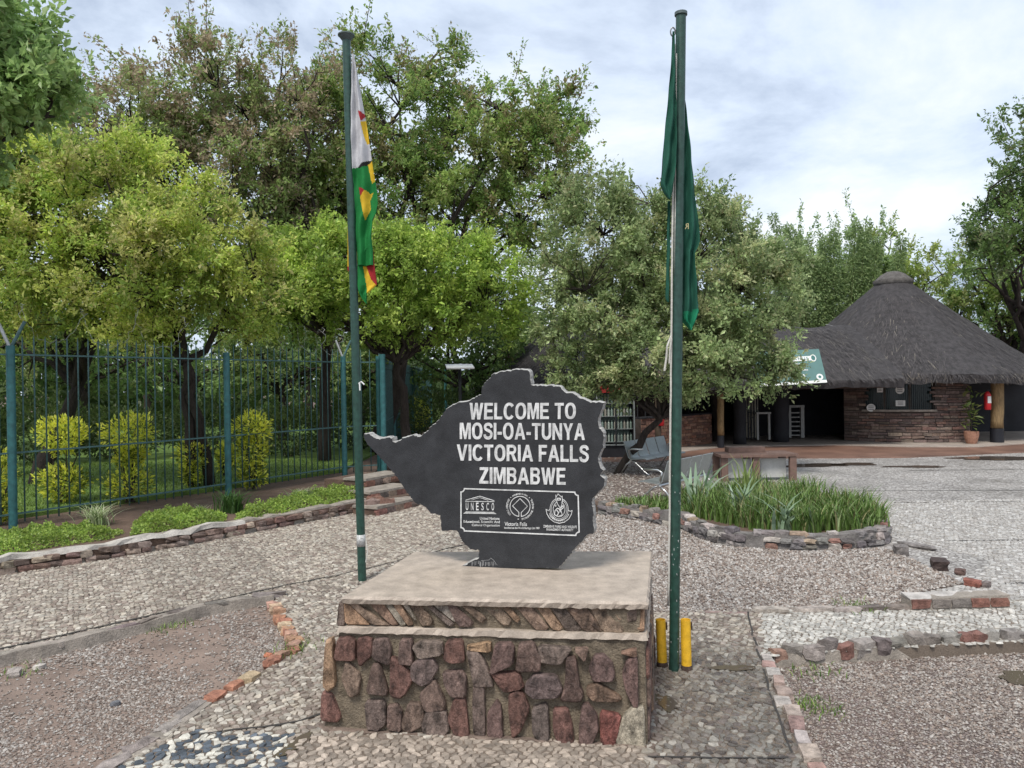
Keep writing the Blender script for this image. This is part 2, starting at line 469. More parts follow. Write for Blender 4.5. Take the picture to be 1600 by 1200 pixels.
# stones of the plaza where they can still be told apart
PZ = np.array([(1.9, 6.75), (9.5, 6.75), (14, 10.5), (14, 12.5), (4.5, 12.5), (4.9, 9.6), (5.2, 8.4), (4.6, 7.6)])
def col_plaza(C, px, r):
    n = len(C)
    c = np.array([(.44, .415, .385), (.39, .365, .335), (.49, .47, .44), (.33, .305, .28)])[r.integers(0, 4, n)] * r.uniform(.85, 1.05, (n, 1))
    return np.c_[c, r.uniform(.45, .9, n)]
nC = cobbles(plaza, PZ, -.006, .056, 8, col_plaza, 0, plinth_out=PC, hh=(.002, .008))

# joints between poured bays
def strip_obj(name, pts, wd, z, m, parent):
    P = np.array([G(a, c, 0) for a, c in pts]); P = resample(P, .12)
    P[:, :2] += rng.normal(0, .006, (len(P), 2))
    T = np.gradient(P, axis=0); Nn = np.stack([-T[:, 1], T[:, 0]], 1); Nn /= np.linalg.norm(Nn, axis=1)[:, None]
    ww = wd * rng.uniform(.6, 1.3, (len(P), 1)) / 2
    V = np.r_[np.c_[P[:, :2] + Nn * ww, np.full(len(P), z)], np.c_[P[:, :2] - Nn * ww, np.full(len(P), z)]]
    n = len(P); F = [(i, i + 1, n + i + 1, n + i) for i in range(n - 1)]
    return npobj(name, V, F, m, None, parent)
strip_obj('joint', [(-60, 1029), (200, 971), (430, 919), (560, 893), (745, 847)], .03, .012, M_dark, path)
strip_obj('joint', [(1168, 958), (1176, 990), (1187, 1030), (1215, 1120), (1238, 1180)], .014, .014, M_dark, pave)
strip_obj('joint', [(1010, 1186), (1230, 1188)], .016, .014, M_dark, pave)
strip_obj('joint', [(300, 1150), (400, 1140), (470, 1130), (500, 1118)], .016, .014, M_dark, pave)
for y0, x0, x1 in ((767, 1330, 1700), (785, 1395, 1700), (911, 1570, 1700), (845, 1480, 1620), (735, 1420, 1600)):
    strip_obj('joint', [(x0, y0), ((x0 + x1) / 2, y0 - 1), (x1, y0 - 2)], .03, .001, M_dark, plaza)

# puddles
def puddle(name, c, rx, ry, z, seed, rot=0.0):
    r = np.random.default_rng(seed); a = np.linspace(0, 2 * math.pi, 36, endpoint=False)
    q = 1 + .22 * np.sin(2 * a + r.uniform(0, 6)) + .16 * np.sin(3 * a + r.uniform(0, 6)) + .1 * np.sin(7 * a + r.uniform(0, 6))
    x, y = rx * q * np.cos(a), ry * q * np.sin(a)
    C = G(*c, 0)
    V = [(C[0] + x[i] * math.cos(rot) - y[i] * math.sin(rot), C[1] + x[i] * math.sin(rot) + y[i] * math.cos(rot), z) for i in range(36)]
    b = MB(); b.add(V, [tuple(range(36))]); o = b.obj(name, M_puddle); tag(o, kind='structure'); return o
puddle('puddle', (1145, 1046), .16, .05, .013, 1, .1)
puddle('puddle', (1040, 1100), .05, .16, .012, 2, .2)
puddle('puddle', (1620, 1040), .26, .13, -.072, 3)
puddle('puddle', (1275, 727), .8, .32, .002, 4)
puddle('puddle', (1335, 725), .6, .25, .002, 5)
puddle('puddle', (1590, 716), 1.6, .45, .002, 6)
puddle('puddle', (1430, 729), .7, .2, .002, 7)
puddle('puddle', (462, 1166), .05, .13, .012, 9, -.3)

# ---- loose gravel as real stones
def gravel(name, poly, z, dens, seed, pal, label_parent=None, size=(.0045, .0125), patchy=0.0):
    r = np.random.default_rng(seed)
    mn, mx_ = poly.min(0), poly.max(0); A = np.prod(mx_ - mn)
    P = r.uniform(mn, mx_, (int(A * dens), 2)); P = P[inside(P, poly)]
    px = proj(np.c_[P, np.full(len(P), z)])
    k = (px[:, 0] > -30) & (px[:, 0] < 1630) & (px[:, 1] < 1230) & (P[:, 1] > 2.5)
    P = P[k]
    keep = r.uniform(size=len(P)) < np.clip(5.5 / np.hypot(P[:, 0], P[:, 1]), .25, 1)
    if patchy:
        f = np.sin(P[:, 0] * 2.1 + 1) * np.sin(P[:, 1] * 1.7) + .5 * np.sin(P[:, 0] * 5 + P[:, 1] * 4)
        keep &= r.uniform(size=len(P)) > patchy * np.clip(.5 - f * 1.2 + (.6 * (px[k][:, 0] < 250) * (px[k][:, 1] > 1040)), 0, 1.15)
    P = P[keep]; n = len(P)
    dist = np.hypot(P[:, 0], P[:, 1])
    s = r.uniform(size[0], size[1], n) * np.clip(dist / 5.0, 1, 1.7)
    O = np.array([(1, 0, 0), (0, 1, 0), (-1, 0, 0), (0, -1, 0), (0, 0, 1), (0, 0, -1)], float)
    V = O[None] * r.uniform(.55, 1.3, (n, 6, 1)) + r.normal(0, .15, (n, 6, 3))
    V *= s[:, None, None]; V[:, :, 2] *= .7
    a = r.uniform(0, 6.28, n); c_, s_ = np.cos(a)[:, None], np.sin(a)[:, None]
    X = V[:, :, 0] * c_ - V[:, :, 1] * s_; Y = V[:, :, 0] * s_ + V[:, :, 1] * c_
    V[:, :, 0] = X + P[:, :1]; V[:, :, 1] = Y + P[:, 1:]; V[:, :, 2] += z + s[:, None] * .3
    F = np.array([(0, 1, 4), (1, 2, 4), (2, 3, 4), (3, 0, 4), (1, 0, 5), (2, 1, 5), (3, 2, 5), (0, 3, 5)])
    FF = (F[None] + (np.arange(n) * 6)[:, None, None]).reshape(-1, 3)
    pal = np.array(pal); c = pal[r.integers(0, len(pal), n)] * r.uniform(.75, 1.2, (n, 1))
    o = npobj(name, V.reshape(-1, 3), FF, M_grav_st, np.repeat(np.c_[c, np.full(n, .2)], 6, 0))
    tag(o, label_parent, 'gravel', kind='stuff')
    return n
GP = [(.28, .245, .215), (.215, .18, .155), (.35, .32, .29), (.15, .115, .095), (.25, .195, .16), (.42, .39, .36)]
gravel('gravel', PB, -.045, 5600, 21, GP[:5], 'pinkish brown gravel strewn in the bed behind the orange edging stones', patchy=.75)
gravel('gravel', PC, .002, 4300, 22, GP, 'grey gravel spread between the plinth and the stone planter', size=(.005, .013))
gravel('gravel', PD, -.085, 5400, 23, GP[:5], 'coarse brown gravel in the sunken bed beside the pink kerb stones', patchy=.4)
gravel('gravel', PFs, -.001, 500, 24, GP[:4], 'brown gravel on the shaded ground under the metal benches', size=(.01, .02))

# ================================================================== KERBS AND EDGINGS
def kerb_line(name, pts, z0, label, cat, size, pal, gap=1.0, hz=.06, sink=.5, group=None, sph=.3, jit=.1, core=None, names='kerb_stone', rowdz=None):
    P = np.array([G(a, c, 0) for a, c in pts])
    L = empty(name, (P[0][0], P[0][1], z0), label, cat, group)
    d = np.r_[0, np.cumsum(np.linalg.norm(np.diff(P, axis=0), axis=1))]
    s = 0.0
    while s < d[-1]:
        l = size[0] * rng.uniform(.65, 1.4); sm = s + l / 2
        if sm > d[-1]: break
        c = np.array([np.interp(sm, d, P[:, i]) for i in range(3)])
        c2 = np.array([np.interp(min(sm + .05, d[-1]), d, P[:, i]) for i in range(3)]); c1 = np.array([np.interp(sm - .05, d, P[:, i]) for i in range(3)])
        ang = math.atan2(c2[1] - c1[1], c2[0] - c1[0]) + rng.normal(0, .12)
        h = hz * rng.uniform(.8, 1.25)
        rock_obj(names, (c[0] + rng.normal(0, .012), c[1] + rng.normal(0, .012), z0 + h * (.5 - sink * .4)), (l * gap, size[1] * rng.uniform(.8, 1.2), h), ang, M_stone, jcol(pal[rng.integers(len(pal))], .14), L, sph, jit)
        s += l
    if core:
        b = MB()
        Q = resample(P, .15); T = np.gradient(Q, axis=0); Nn = np.stack([-T[:, 1], T[:, 0]], 1); Nn /= np.linalg.norm(Nn, axis=1)[:, None]
        ww, hh = core; n = len(Q)
        hv = hh * (1 + rng.normal(0, .12, n)); wv = ww * (1 + rng.normal(0, .10, (n, 1))) / 2
        V = np.r_[np.c_[Q[:, :2] + Nn * wv, np.full(n, z0 - .05)], np.c_[Q[:, :2] + Nn * wv * .8, z0 + hv * .9], np.c_[Q[:, :2] - Nn * wv * .75, z0 + hv], np.c_[Q[:, :2] - Nn * wv, np.full(n, z0 - .05)]]
        F = [(k * n + i, k * n + i + 1, (k + 1) * n + i + 1, (k + 1) * n + i) for k in range(3) for i in range(n - 1)] + [(0, n, 2 * n, 3 * n), (n - 1, 4 * n - 1, 3 * n - 1, 2 * n - 1)]
        b.add(V, F); b.obj('mortar_core', M_cement, L)
    return L
GREY = [(.21, .185, .165), (.27, .24, .215), (.17, .14, .125)]
ORNG = [(.36, .17, .105), (.40, .235, .15), (.31, .14, .09), (.42, .31, .21)]
RED = [(.20, .075, .055), (.24, .10, .075), (.16, .08, .065), (.27, .17, .14)]
PINK = [(.38, .28, .24), (.42, .335, .285), (.40, .37, .34), (.33, .22, .185), (.45, .41, .375)]
kerb_line('cement_kerb', [(-90, 1050), (0, 1030), (120, 1003), (260, 968), (330, 950), (424, 934)], -.02, 'weathered grey cement kerb along the brown gravel bed', 'kerb', (.30, .10), GREY + [(.26, .225, .19)], 1.0, .075, .3, core=(.17, .062), sph=.45, jit=.2)
kerb_line('edging_stones', [(428, 942), (441, 965), (450, 985), (462, 1003), (462, 1015), (440, 1026), (425, 1036)], -.03, 'row of orange brick fragments edging the gravel bed corner', 'edging', (.115, .10), ORNG + [(.33, .20, .15)], .95, .075, .6, names='brick_fragment', sph=.35, jit=.2)
kerb_line('edging_stones', [(402, 1055), (370, 1072), (335, 1092)], -.03, 'three loose orange edging stones below the brick row', 'edging', (.14, .09), ORNG, .85, .09, .4, names='brick_fragment')
kerb_line('cement_kerb', [(318, 1100), (270, 1135), (215, 1172), (165, 1205), (100, 1250)], -.03, 'broken grey cement kerb beside the black and white cobbles', 'kerb', (.24, .10), GREY + [(.22, .16, .13)], 1.0, .06, .4, core=(.15, .045), sph=.45, jit=.2)
kerb_line('kerb_stones', [(1196, 1026), (1205, 1045), (1216, 1070), (1228, 1098), (1244, 1135), (1262, 1178), (1290, 1240)], -.04, 'row of pale pink kerb stones beside the wet cobbles', 'kerb', (.155, .085), PINK, .97, .075, .25, sph=.2, jit=.07)
kerb_line('retaining_edge', [(1205, 1021), (1290, 1016), (1380, 1010), (1480, 1003), (1600, 997), (1720, 990)], -.05, 'low grey rubble edge at the far side of the sunken gravel', 'edging', (.12, .10), GREY + GREY + [(.20, .10, .08), (.30, .19, .14), (.14, .12, .11), (.11, .095, .09)], 1.1, .115, .2, core=(.10, .055), sph=.4, jit=.16)
kerb_line('cement_kerb', [(1180, 957), (1260, 955), (1340, 955), (1420, 952)], -.01, 'thin cement kerb between pale paving and grey gravel', 'kerb', (.30, .08), GREY + [(.33, .29, .26)], 1.0, .05, .3)
kerb_line('edging_stones', [(1012, 957), (1060, 956), (1120, 957), (1178, 958)], -.015, 'flat reddish edging slabs behind the green flagpole', 'edging', (.25, .05), [(.30, .21, .175), (.26, .19, .165)], 1.0, .025, .3)
# brick block with mortar cap at the end of that kerb
c0, c1 = G(1424, 955), G(1578, 951)
bb = empty('brick_kerb_block', c0, 'mortared red brick block with pale cap ending the gravel kerb', 'kerb')
u = (c1 - c0); Lb = np.linalg.norm(u); u /= Lb; nn = np.array([-u[1], u[0], 0])
m = MB(); m.hexa([c0 + nn * .0, c1, c1 + nn * .17, c0 + nn * .17, c0 + nn * .01 + [0, 0, .095], c1 + [0, 0, .12], c1 + nn * .16 + [0, 0, .12], c0 + nn * .16 + [0, 0, .10]]); m.obj('mortar', M_cement, bb)
for i in range(5):
    a = c0 + u * (Lb * (.10 + .20 * i)) + nn * .035
    rock_obj('brick', (a[0], a[1], .058), (Lb * .19, .09, .075), math.atan2(u[1], u[0]), M_stone, jcol([(.21, .10, .08), (.20, .17, .155), (.19, .16, .145), (.23, .105, .08), (.21, .10, .075)][i], .08), bb, .12, .08)
m = MB(); Lr = 14; V = []
for k in range(Lr + 1):
    q = lerp(c0, c1, k / Lr); V += [q + nn * (.0 + rng.uniform(0, .02)) + [0, 0, .10 + rng.normal(0, .004)], q + nn * .17 + [0, 0, .115 + rng.normal(0, .004)], q + nn * .165 + [0, 0, .09], q + nn * .012 + [0, 0, .085]]
m.add(V, [(4 * k + j, 4 * k + (j + 1) % 4, 4 * k + 4 + (j + 1) % 4, 4 * k + 4 + j) for k in range(Lr) for j in range(4)] + [(0, 1, 2, 3), (4 * Lr + 3, 4 * Lr + 2, 4 * Lr + 1, 4 * Lr)])
m.obj('cap', mat('pale_mortar', (.42, .39, .36), rough=.7, var=.3, ns=10, bump=.6, bs=40), bb)
# loose rubble on the plaza edge
for px, py, sz, c, lab in ((1468, 888, (.24, .16, .11), (.06, .04, .035), 'dark clod of earth on the plaza edge'),
                           (1500, 897, (.10, .08, .06), (.10, .06, .05), 'small dark stone beside the earth clod'),
                           (1520, 915, (.15, .10, .07), (.24, .09, .065), 'broken red brick lying above the brick kerb block'),
                           (1540, 917, (.09, .07, .06), (.16, .13, .12), 'grey stone lump next to the broken red brick'),
                           (1408, 866, (.20, .15, .12), (.17, .15, .14), 'grey rubble lump at the end of the stone planter'),
                           (1432, 855, (.45, .10, .05), (.20, .18, .17), 'long grey stone sliver beside the stone planter'),
                           (22, 1046, (.13, .09, .05), (.33, .29, .26), 'flat pale stone at the foot of the cement kerb'),
                           (62, 1036, (.09, .06, .04), (.42, .38, .34), 'small white stone at the foot of the cement kerb'),
                           (180, 1092, (.06, .05, .03), (.12, .12, .13), 'small dark stone lying alone on brown gravel'),
                           (420, 1018, (.06, .05, .04), (.42, .16, .09), 'loose orange chip inside the brick fragment row'),
                           (318, 1120, (.035, .035, .03), (.03, .03, .03), 'black pebble beside the broken cement kerb')):
    g = G(px, py, 0); z = -.045 if px < 430 else 0.0
    o = rock_obj('loose_stone', (g[0], g[1], z + sz[2] * .38), sz, rng.uniform(0, 3), M_stone, c)
    tag(o, lab, 'stone', 'loose stones')

# ================================================================== LEFT PLANTING BED
bed_front = [(-160, 938), (0, 898), (150, 876), (300, 850), (450, 821), (575, 797)]
BF = gxy(bed_front)
bed_poly = list(map(tuple, BF)) + [tuple(G(652, 786)[:2]), (-1.75, 15.2), (-3.0, 16.5), (-3.6, 40), (-3.6, 60), (-60, 60), (-60, 6.5)]
slab('planting_bed', bed_poly, -.1, .15, M_soil)
lawn_poly = [(-7.6, 10.6), (-5.3, 14.0), (-3.7, 16.6), (-4.0, 60), (-60, 60), (-60, 9.0)]
lawn = slab('lawn', lawn_poly, .1, .21, M_lawn)
# front wall of the bed: rubble in cement with a pale cap
BW = empty('rubble_retaining_wall', (BF[1][0], BF[1][1], 0), 'low rubble wall with whitish cement cap holding the planted bed', 'wall')
Q = resample(np.c_[BF, np.zeros(len(BF))], .16)
T = np.gradient(Q, axis=0); Nn = np.stack([-T[:, 1], T[:, 0]], 1); Nn /= np.linalg.norm(Nn, axis=1)[:, None]
n = len(Q); hv = .17 + rng.normal(0, .012, n)
V = np.r_[np.c_[Q[:, :2] - Nn * .02, np.full(n, -.03)], np.c_[Q[:, :2] + Nn * .03, hv], np.c_[Q[:, :2] + Nn * .17, hv + .01], np.c_[Q[:, :2] + Nn * .2, np.full(n, -.03)]]
m = MB(); m.add(V, [(k * n + i, k * n + i + 1, (k + 1) * n + i + 1, (k + 1) * n + i) for k in range(3) for i in range(n - 1)])
m.obj('mortar_core', M_cement, BW)
M_cap = mat('pale_cap', (.42, .39, .35), rough=.8, var=.35, ns=5, bump=.6, bs=40, bd=.02)
hc = hv + .012 + rng.uniform(0, .02, n)
wv = rng.uniform(.02, .16, n)
V = np.r_[np.c_[Q[:, :2] - Nn * rng.uniform(.0, .05, (n, 1)), hv - .03], np.c_[Q[:, :2] + Nn * .0, hc], np.c_[Q[:, :2] + Nn * wv[:, None], hc], np.c_[Q[:, :2] + Nn * .18, hv - .02]]
m = MB(); m.add(V, [(k * n + i, k * n + i + 1, (k + 1) * n + i + 1, (k + 1) * n + i) for k in range(3) for i in range(int(n * .62))])
m.obj('cap', M_cap, BW)
BR = [(.16, .10, .08), (.22, .15, .125), (.26, .20, .165), (.12, .085, .07), (.32, .25, .20)]
for row in range(2):
    for i in range(0, n - 1):
        if rng.uniform() < .12: continue
        c = Q[i] + (Q[i + 1] - Q[i]) * rng.uniform(.2, .8)
        ang = math.atan2(T[i][1], T[i][0])
        rock_obj('stone', (c[0] - Nn[i][0] * .0, c[1] - Nn[i][1] * .0, .035 + .075 * row + rng.normal(0, .006)), (rng.uniform(.11, .22), .11, rng.uniform(.055, .085)), ang, M_stone, jcol(BR[rng.integers(5)], .15), BW, .3, .12)

# ================================================================== PLINTH
TFL, TFR, TBR, TBL = np.array([-.985, 4.44, .79]), np.array([.715, 4.235, .79]), np.array([.968, 5.48, .79]), np.array([-.72, 5.58, .79])
PLN = empty('stone_plinth', (0, 4.9, 0), 'stepped rubble stone plinth with cement slabs under the welcome sign', 'plinth')
M_pm = mat('plinth_mortar', (.205, .165, .118), rough=.88, var=.45, ns=14, bump=1.0, bs=70, bd=.02)
M_slab = mat('plinth_slab', (.40, .335, .275), rough=.55, var=.24, ns=9, bump=.35, bs=180)
def at_z(bc, tc_, z, out=0.0):
    p = lerp(bc, tc_, z / .79).copy(); p[2] = z; return p
ctr = np.array([0, 4.95, 0])
def ringz(z, out):
    res = []
    for bc, tc_ in ((BFL, TFL), (BFR, TFR), (BBR, TBR), (BBL, TBL)):
        p = at_z(bc, tc_, z); d = p - ctr; d[2] = 0; d = np.sign(d) * np.array([out, out, 0]); res.append(p + d)
    return res
def block(name, z0, z1, o0, o1, m, parent, div=14, jz=0.0, jr=0.0):
    """four sided block with subdivided, slightly ragged faces"""
    A, B_ = ringz(z0, o0), ringz(z1, o1)
    bmv = MB(); V = []; ring = []
    for zz, Rg in ((0, A), (1, B_)):
        pts = []
        for k in range(4):
            for i in range(div):
                p = lerp(Rg[k], Rg[(k + 1) % 4], i / div).copy()
                p[2] += rng.normal(0, jz) ; p[:2] += rng.normal(0, jr, 2); pts.append(p)
        ring.append(pts)
    n = 4 * div
    V = ring[0] + ring[1]
    F = [(i, (i + 1) % n, n + (i + 1) % n, n + i) for i in range(n)] + [tuple(range(n - 1, -1, -1)), tuple(range(n, 2 * n))]
    bmv.add(V, F); return bmv.obj(name, m, parent)
block('mortar_body', -.05, .58, 0, -.005, M_pm, PLN, 20, .0, .004)
block('ledge_slab', .578, .610, .012, .005, M_slab, PLN, 60, .003, .003)
block('mortar_band', .60, .755, -.035, -.02, M_pm, PLN, 20, 0, .003)
block('footing', -.05, .011, .045, .035, mat('dirt_footing', (.17, .125, .10), rough=.85, var=.35, ns=12, bump=.8, bs=60), PLN, 40, .004, .012)
def topslab():
    A, B_, C_ = ringz(.748, .010), ringz(.775, .016), ringz(.79, .006)
    div = 70; n = 4 * div; rings = []
    for Rg, j in ((A, .004), (B_, .0025), (C_, .001)):
        pts = []
        for k in range(4):
            for i in range(div):
                p = lerp(Rg[k], Rg[(k + 1) % 4], i / div).copy(); p[:2] += rng.normal(0, j, 2); p[2] += rng.normal(0, j * .6); pts.append(p)
        rings.append(pts)
    b = MB(); b.add(rings[0] + rings[1] + rings[2], [(k * n + i, k * n + (i + 1) % n, (k + 1) * n + (i + 1) % n, (k + 1) * n + i) for k in range(2) for i in range(n)] + [tuple(range(2 * n, 3 * n)), tuple(range(n - 1, -1, -1))])
    return b.obj('top_slab', M_slab, PLN)
topslab()
# front stones traced on the front face
def face_plane(bl, br, tl):
    u = br - bl; u /= np.linalg.norm(u); v0 = tl - bl; n = np.cross(u, v0); n /= np.linalg.norm(n)
    v = np.cross(n, u); 
    return bl, u, v, n
fo, fu, fv, fn = face_plane(BFL, BFR, at_z(BFL, TFL, .545) + 0)
if fn[1] > 0: fn = -fn; fv = np.cross(fn, fu)
if fv[2] < 0: fv = -fv
uo = at_z(BFL, TFL, .58) + np.array([.03, .03, 0]); 
uu = (TFR - TFL) * [1, 1, 0]; uu /= np.linalg.norm(uu); uv = np.array([0, 0, 1.0]); un = np.cross(uu, uv)
if un[1] > 0: un = -un
uo = np.array([*(at_z(BFL, TFL, .66)[:2] - un[:2] * .028), .66])
Z7 = lambda p: (490 + p[0] / 5.0, 920 + p[1] / 5.0)
Z8 = lambda p: (750 + p[0] / 4.614, 920 + p[1] / 4.614)
PURP = (.150, .100, .083); MAR = (.165, .088, .070); TAN = (.215, .152, .112); OCH = (.30, .195, .12); GRY = (.165, .122, .10); PALE = (.31, .265, .215); ORG = (.27, .175, .12)
UP7 = [([(205, 112), (240, 122), (245, 268), (190, 275)], GRY), ([(247, 130), (285, 125), (440, 262), (255, 262)], OCH), ([(290, 112), (345, 107), (500, 220), (585, 268), (465, 266)], TAN),
       ([(460, 127), (510, 95), (568, 135), (648, 258), (612, 273)], ORG), ([(628, 112), (680, 107), (772, 258), (742, 273)], ORG), ([(578, 122), (612, 108), (690, 205), (716, 262), (684, 272)], PALE),
       ([(758, 108), (822, 99), (928, 235), (912, 268), (852, 272)], TAN), ([(888, 124), (915, 118), (1083, 253), (1060, 280)], GRY), ([(940, 118), (1035, 110), (1118, 235), (1095, 245)], PALE),
       ([(1045, 98), (1075, 90), (1238, 248), (1218, 276), (1130, 276)], PURP), ([(1150, 112), (1195, 99), (1342, 213), (1308, 252)], TAN), ([(700, 112), (745, 108), (800, 230), (790, 225)], PALE)]
UP8 = [([(22, 112), (118, 100), (218, 213), (208, 250), (160, 247)], TAN), ([(155, 112), (200, 108), (283, 208), (263, 232)], ORG), ([(264, 118), (358, 113), (482, 262), (462, 282), (396, 277)], TAN),
       ([(418, 132), (480, 109), (588, 263), (568, 285), (520, 277)], ORG), ([(520, 132), (600, 128), (722, 268), (698, 292), (622, 287)], GRY), ([(645, 152), (758, 114), (866, 288), (838, 297), (752, 287)], TAN),
       ([(804, 132), (905, 114), (1018, 268), (1012, 302), (888, 297)], TAN), ([(950, 120), (985, 117), (1032, 188), (1005, 220)], ORG), ([(1058, 108), (1125, 100), (1125, 216), (1064, 222)], GRY)]
LO7 = [([(108, 422), (155, 420), (176, 700), (166, 738), (122, 770), (90, 738)], OCH), ([(78, 822), (150, 822), (208, 985), (184, 1022), (70, 1012)], MAR), ([(205, 388), (290, 378), (323, 412), (323, 542), (178, 537)], MAR),
       ([(355, 392), (410, 383), (457, 402), (452, 508), (370, 582), (352, 520)], MAR), ([(482, 398), (575, 393), (602, 460), (588, 582), (468, 528)], PURP), ([(687, 402), (768, 402), (773, 578), (672, 567)], PURP),
       ([(792, 442), (850, 408), (988, 408), (1008, 498), (832, 528)], GRY), ([(1047, 412), (1158, 407), (1173, 552), (1080, 562), (1028, 538)], MAR), ([(1215, 442), (1370, 418), (1378, 488), (1222, 473)], OCH),
       ([(265, 568), (367, 680), (348, 808), (290, 825), (235, 700)], TAN), ([(472, 602), (518, 593), (578, 770), (568, 812), (428, 793)], PURP), ([(617, 553), (660, 563), (772, 690), (720, 798), (680, 827), (612, 818)], MAR),
       ([(782, 590), (850, 543), (928, 553), (962, 620), (908, 718), (850, 737), (778, 690)], (.15, .108, .095)), ([(1023, 652), (1150, 643), (1187, 690), (1182, 822), (1082, 818), (1033, 730)], PURP),
       ([(1208, 503), (1288, 503), (1348, 590), (1382, 700), (1392, 738), (1262, 747), (1233, 600)], GRY), ([(843, 820), (948, 710), (1022, 880), (1017, 928), (882, 942)], PURP),
       ([(418, 882), (558, 882), (568, 1038), (500, 1087), (433, 1068)], GRY), ([(592, 912), (658, 903), (692, 960), (687, 1092), (592, 1073)], PURP), ([(752, 893), (828, 903), (857, 960), (857, 1048), (740, 1112), (693, 1060)], PURP),
       ([(892, 953), (1028, 958), (1047, 1088), (1018, 1132), (872, 1107), (863, 1060)], GRY), ([(1107, 868), (1183, 863), (1193, 960), (1212, 1137), (1112, 1117), (1063, 1010)], MAR), ([(1257, 763), (1328, 763), (1342, 1127), (1257, 1107), (1248, 900)], GRY)]
LO8 = [([(118, 403), (213, 398), (237, 430), (232, 528), (84, 594), (98, 500)], PURP), ([(292, 403), (378, 398), (427, 490), (422, 577), (268, 577), (278, 480)], PURP), ([(433, 418), (646, 433), (588, 527), (540, 537), (443, 518)], GRY),
       ([(684, 433), (776, 428), (757, 510)], TAN), ([(832, 493), (888, 483), (947, 540), (962, 620), (942, 652), (828, 652), (798, 570)], PURP), ([(1033, 620), (1062, 533), (1128, 500), (1135, 830), (1108, 832), (1053, 720)], (.16, .10, .085)),
       ([(1015, 460), (1122, 430), (1126, 482)], ORG), ([(94, 613), (263, 603), (302, 708), (180, 732), (123, 660)], MAR), ([(348, 680), (402, 623), (538, 633), (577, 720), (538, 767), (402, 772), (348, 740)], (.14, .102, .092)),
       ([(628, 513), (688, 513), (712, 680), (737, 740), (722, 787), (588, 782), (623, 680)], PURP), ([(783, 710), (855, 688), (1000, 780), (968, 802), (822, 797), (783, 760)], ORG), ([(63, 900), (120, 813), (152, 860), (162, 1057), (63, 1047)], PURP),
       ([(218, 770), (270, 748), (308, 763), (347, 860), (298, 988), (240, 1047), (218, 880)], MAR), ([(383, 870), (482, 838), (497, 1072), (430, 1072), (388, 1020)], (.15, .11, .095)), ([(538, 873), (628, 873), (657, 970), (667, 1092), (560, 1077), (538, 1000)], MAR),
       ([(742, 852), (775, 838), (837, 910), (847, 1000), (798, 1102), (723, 1087), (723, 980)], PURP), ([(873, 893), (1007, 922), (997, 1000), (967, 1112), (883, 1107)], (.19, .075, .06)), ([(985, 1058), (1042, 922), (1100, 873), (1170, 873), (1180, 1110), (1125, 1146), (1004, 1108)], (.33, .28, .22))]
M_pst = mat('plinth_stone', attr=True, rough=.6, var=.75, ns=16, bump=1.0, bs=55, bd=.02, stretch=(1.6, 1.6, .8))
def traced(lst, Z, o, u, v, n, h0, h1):
    for poly, c in lst:
        W = [PL(*Z(p), o, n) for p in poly]
        P2d = np.array([[np.dot(q - o, u), np.dot(q - o, v)] for q in W])
        V, F = plate_stone(P2d, o, u, v, n, rng.uniform(h0, h1), .0025)
        mb = MB(); mb.cur = (*jcol(c, .12), 0); mb.add(V, F)
        mb.obj('stone', M_pst, PLN, col=True)
traced(LO7, Z7, fo, fu, fv, fn, .018, .036); traced(LO8, Z8, fo, fu, fv, fn, .018, .036)
traced(UP7, Z7, uo, uu, uv, un, .014, .026); traced(UP8, Z8, uo, uu, uv, un, .014, .026)
# stones of the sides
def side_stones(b0, b1, t0, t1, seed):
    r = np.random.default_rng(seed)
    for zr, hh in ((.03, .15), (.20, .15), (.37, .15), (.62, .11)):
        c0, c1 = lerp(b0, t0, (zr + hh * .5) / .79), lerp(b1, t1, (zr + hh * .5) / .79); u = (c1 - c0) * [1, 1, 0]; Ls = np.linalg.norm(u); u /= Ls; v = np.array([0, 0, 1.0]); n = np.cross(u, v)
        if np.dot(n, (c0 + c1) / 2 - ctr) < 0: n = -n
        x = .03
        while x < Ls - .1:
            wd = r.uniform(.08, .17)
            if x + wd > Ls - .02: break
            p = np.array([(x, zr + r.uniform(0, .02)), (x + wd * .5, zr - .01), (x + wd, zr + r.uniform(0, .03)), (x + wd * r.uniform(.85, 1), zr + hh), (x + wd * .4, zr + hh + .015), (x + .01, zr + hh - r.uniform(0, .04))])
            base = c0 - n * (.0 if zr < .5 else .025)
            V, F = plate_stone(p, np.array([base[0], base[1], 0]), u, v, n, r.uniform(.010, .022), .002)
            mb = MB(); mb.cur = (*jcol([PURP, TAN, GRY, MAR, OCH][r.integers(5)], .12), 0); mb.add(V, F); mb.obj('stone', M_pst, PLN, col=True)
            x += wd + r.uniform(.015, .04)
side_stones(BFR, BBR, TFR, TBR, 31)
side_stones(BBL, BFL, TBL, TFL, 32)
o_ = rock_obj('loose_stone', (-1.03, 5.35, .05), (.13, .10, .10), .4, M_stone, (.17, .13, .11)); tag(o_, 'dark rubble stone on the paving at the plinth rear corner', 'stone', 'loose stones')
